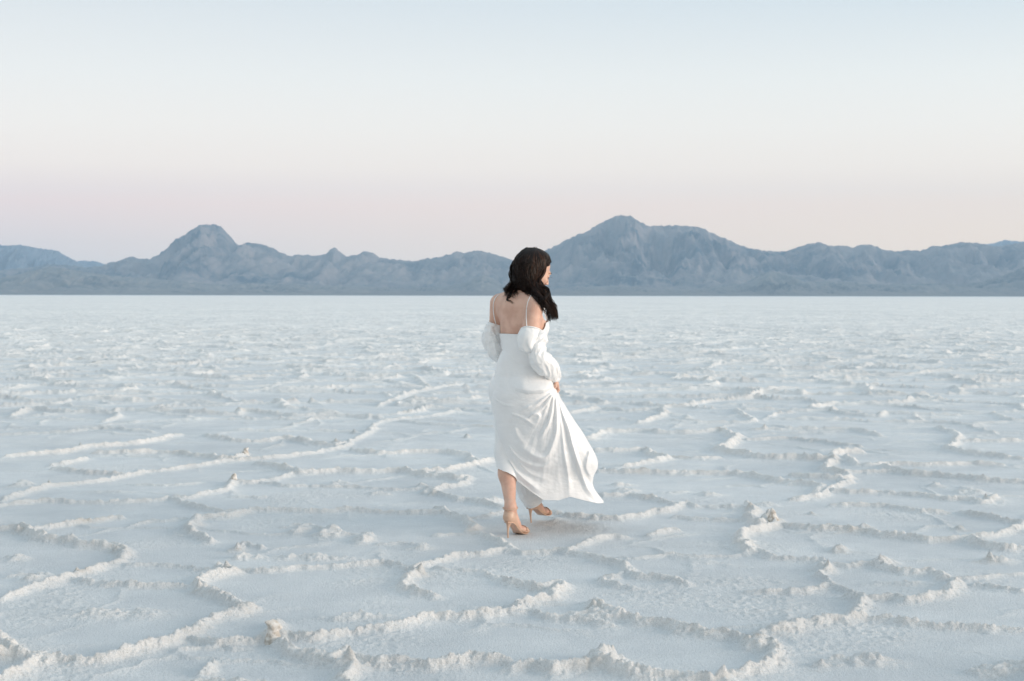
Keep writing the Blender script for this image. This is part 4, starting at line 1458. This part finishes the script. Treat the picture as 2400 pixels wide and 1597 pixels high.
# loose locks
LOCKS = [([(400,750),(335,830),(350,910),(295,1030),(350,1060),(418,1108)], .0030, -.115, 6), ([(390,890),(460,905),(500,950),(492,1005)], .0010, -.12, 1),
         ([(360,985),(420,990),(485,1045)], .0010, -.12, 1), ([(270,910),(240,970),(205,995)], .0010, -.10, 1), ([(420,740),(345,800),(290,835),(222,870)], .0035, -.10, 6),
         ([(390,860),(370,930),(350,1000),(285,1035)], .003, -.115, 4), ([(300,1050),(268,1092)], .0009, -.115, 1), ([(345,700),(338,740),(372,762)], .0009, -.08, 1),
         ([(1085,620),(1130,640),(1150,668)], .0006, .02, 1), ([(1000,790),(1060,806),(1125,790)], .0008, .0, 1), ([(1060,350),(1050,390),(1068,440)], .0005, .0, 1),
         ([(890,660),(900,720),(950,770),(1010,800)], .0022, -.06, 4),
         ([(1040,1150),(1030,1250),(1080,1350),(1100,1470)], .0022, -.13, 4), ([(1100,1290),(1130,1390),(1190,1425),(1240,1465)], .0011, -.13, 2),
         ([(1060,980),(1130,1080),(1180,1180),(1195,1290),(1170,1370)], .0022, -.13, 4), ([(1000,1290),(1050,1330),(1070,1400),(1085,1440)], .0022, -.13, 3),
         ([(870,980),(930,1040),(975,1060)], .0010, -.165, 2), ([(780,100),(800,70),(830,110)], .0016, .04, 3), ([(835,120),(845,78),(860,120)], .0014, .04, 2), ([(880,170),(905,140),(880,190)], .0014, .03, 2),
         ([(640,110),(740,85),(800,100)], .0008, .05, 2), ([(1190,1180),(1180,1110),(1100,1010)], .0005, -.13, 1),
         ([(1060,900),(1090,1000),(1160,1080),(1150,1180),(1200,1240),(1190,1320)], .0016, -.13, 3), ([(1020,1180),(1060,1250),(1030,1330),(1075,1390),(1060,1440)], .0016, -.13, 3),
         ([(420,560),(372,620),(400,690),(372,750),(330,775)], .0016, -.05, 3), ([(470,300),(430,360),(420,430)], .0010, -.03, 2), ([(1110,1180),(1170,1250),(1150,1330),(1195,1390)], .0014, -.13, 3),
         ([(560,860),(600,905),(650,925),(690,950)], .0012, -.12, 3), ([(610,150),(560,190),(520,240)], .0008, .03, 2), ([(1000,160),(1060,200),(1100,270)], .0008, .03, 2), ([(330,830),(290,900),(300,960),(262,1000)], .0012, -.11, 2)]
for pts, r0, dy, cnt in LOCKS:
    q = smooth_poly(pts, 6)
    for c in range(cnt):
        jx = q[:, 0] + r2.normal(0, 9 if cnt > 1 else 0) + r2.normal(0, 5) * np.linspace(0, 1, len(q)); jy = q[:, 1] + r2.normal(0, 8 if cnt > 1 else 0)
        xs = 1150 + jx / 7.839; ys = 570 + jy / 7.839
        yb = march(torso + neck + HP2, xs, ys)
        dpt = np.full(len(q), D0 + dy)
        dpt = np.where(np.isnan(yb), dpt, np.minimum(yb - .004, D0 + max(dy, -.2) if False else yb - .004))
        ok = ~np.isnan(yb)
        if ok.any(): dpt = np.interp(np.arange(len(q)), np.where(ok)[0], yb[ok] - .004)
        add_strands(xs[None], ys[None], dpt[None], (r0 * (1.05 - np.linspace(0, 1, len(q)) ** 1.5))[None], [.1 + .2 * r2.random()])
V = np.concatenate(sv); F = np.concatenate(sf)
child('hair_strand', V, F, STRAND, hair, True, {'tone': np.concatenate(st)})['kind'] = 'stuff'

# ---- brows, lashes, lips: small pieces on the face
for sgn in (1, -1):
    q = [hd(sgn * a, b, c_) for a, b, c_ in ((.012, .090, .014), (.024, .090, .019), (.036, .083, .019), (.046, .072, .013))]
    V, F = tube(smooth_poly(np.array(q), 4), [.0018] * 3 + [.0026] * 6 + [.002] * 3 + [.001], 6, False)
    child('eyebrow', V, F, LASH)
    q = [hd(sgn * a, b, c_) for a, b, c_ in ((.018, .0815, -.011), (.025, .086, -.0145), (.033, .0855, -.0145), (.043, .079, -.011), (.048, .077, -.010))]
    V, F = tube(smooth_poly(np.array(q), 4), .0011, 6, False)
    child('eyelashes', V, F, LASH)
V, F = sdf_grid([ell(hd(0, .088, -.0628), (.019, .0085, .0052), HAX, .003), ell(hd(0, .0865, -.0728), (.015, .0085, .0058), HAX, .003)], *bbox([ell(hd(0, .088, -.068), (.03, .02, .02), HAX)], .005), .0016)
child('lips', V, F, LIP)
print('person done', len(BV), len(V))


# ---- slabs of buckled crust standing on the ridges
m = Mat('weathered_salt')
m.l(m.mix(m.ramp(m.noise(45, 4), [(.4, (0, 0, 0)), (.6, (1, 1, 1))]), (.50, .455, .40), (.76, .735, .70)), m.b.inputs['Base Color'])
m.set(Roughness=.85, Specular_IOR_Level=.2)
m.bump(m.noise(150, 4), .004, 1.0)
OLD = m.m


def slab(px, py, h, dirv, rad, seed, label):
    c = G(px, py, h)
    z0 = ground_z(c[0], c[1])
    d = vnorm(dirv); a = np.cross(d, [0, 0, 1.0]); a = vnorm(a); b = np.cross(a, d)
    base = np.array([c[0], c[1], z0])
    o = [ell(c, rad, [d, a, b], .01), cone(base - [0, 0, .02], c, .040, .018, .02)]

    def rough(F0, p):
        return F0 + .004 * perlin(p[:, 0] * 38 + seed + p[:, 2] * 20, p[:, 1] * 38 + p[:, 2] * 31, seed) + .0022 * perlin(p[:, 0] * 90 + p[:, 2] * 60, p[:, 1] * 90 - p[:, 2] * 40, seed + 1)
    lo, hi = bbox(o, .02)
    V, F = sdf_grid(o, lo, hi, .004, rough)
    ob = link('crust_shard', mesh_from('crust_shard', V - base, F, OLD, True))
    ob.location = base
    tag(ob, label, 'crust shard', kind='thing')


slab(640, 1464, .085, (.85, .2, -.35), (.040, .022, .011), 3, 'brown tilted crust slab on the ridge node at the lower left, nearest the camera')
slab(1811, 1204, .075, (-.15, .1, 1), (.034, .016, .012), 5, 'upright horn of brownish salt on the ridge to the right of the woman')
slab(548, 1118, .055, (.35, .1, .9), (.028, .016, .011), 7, 'small pointed crust slab on the long ridge left of the woman')
slab(576, 1056, .055, (.6, .1, .6), (.034, .018, .012), 9, 'leaning crust slab on the ridge farthest back at left')
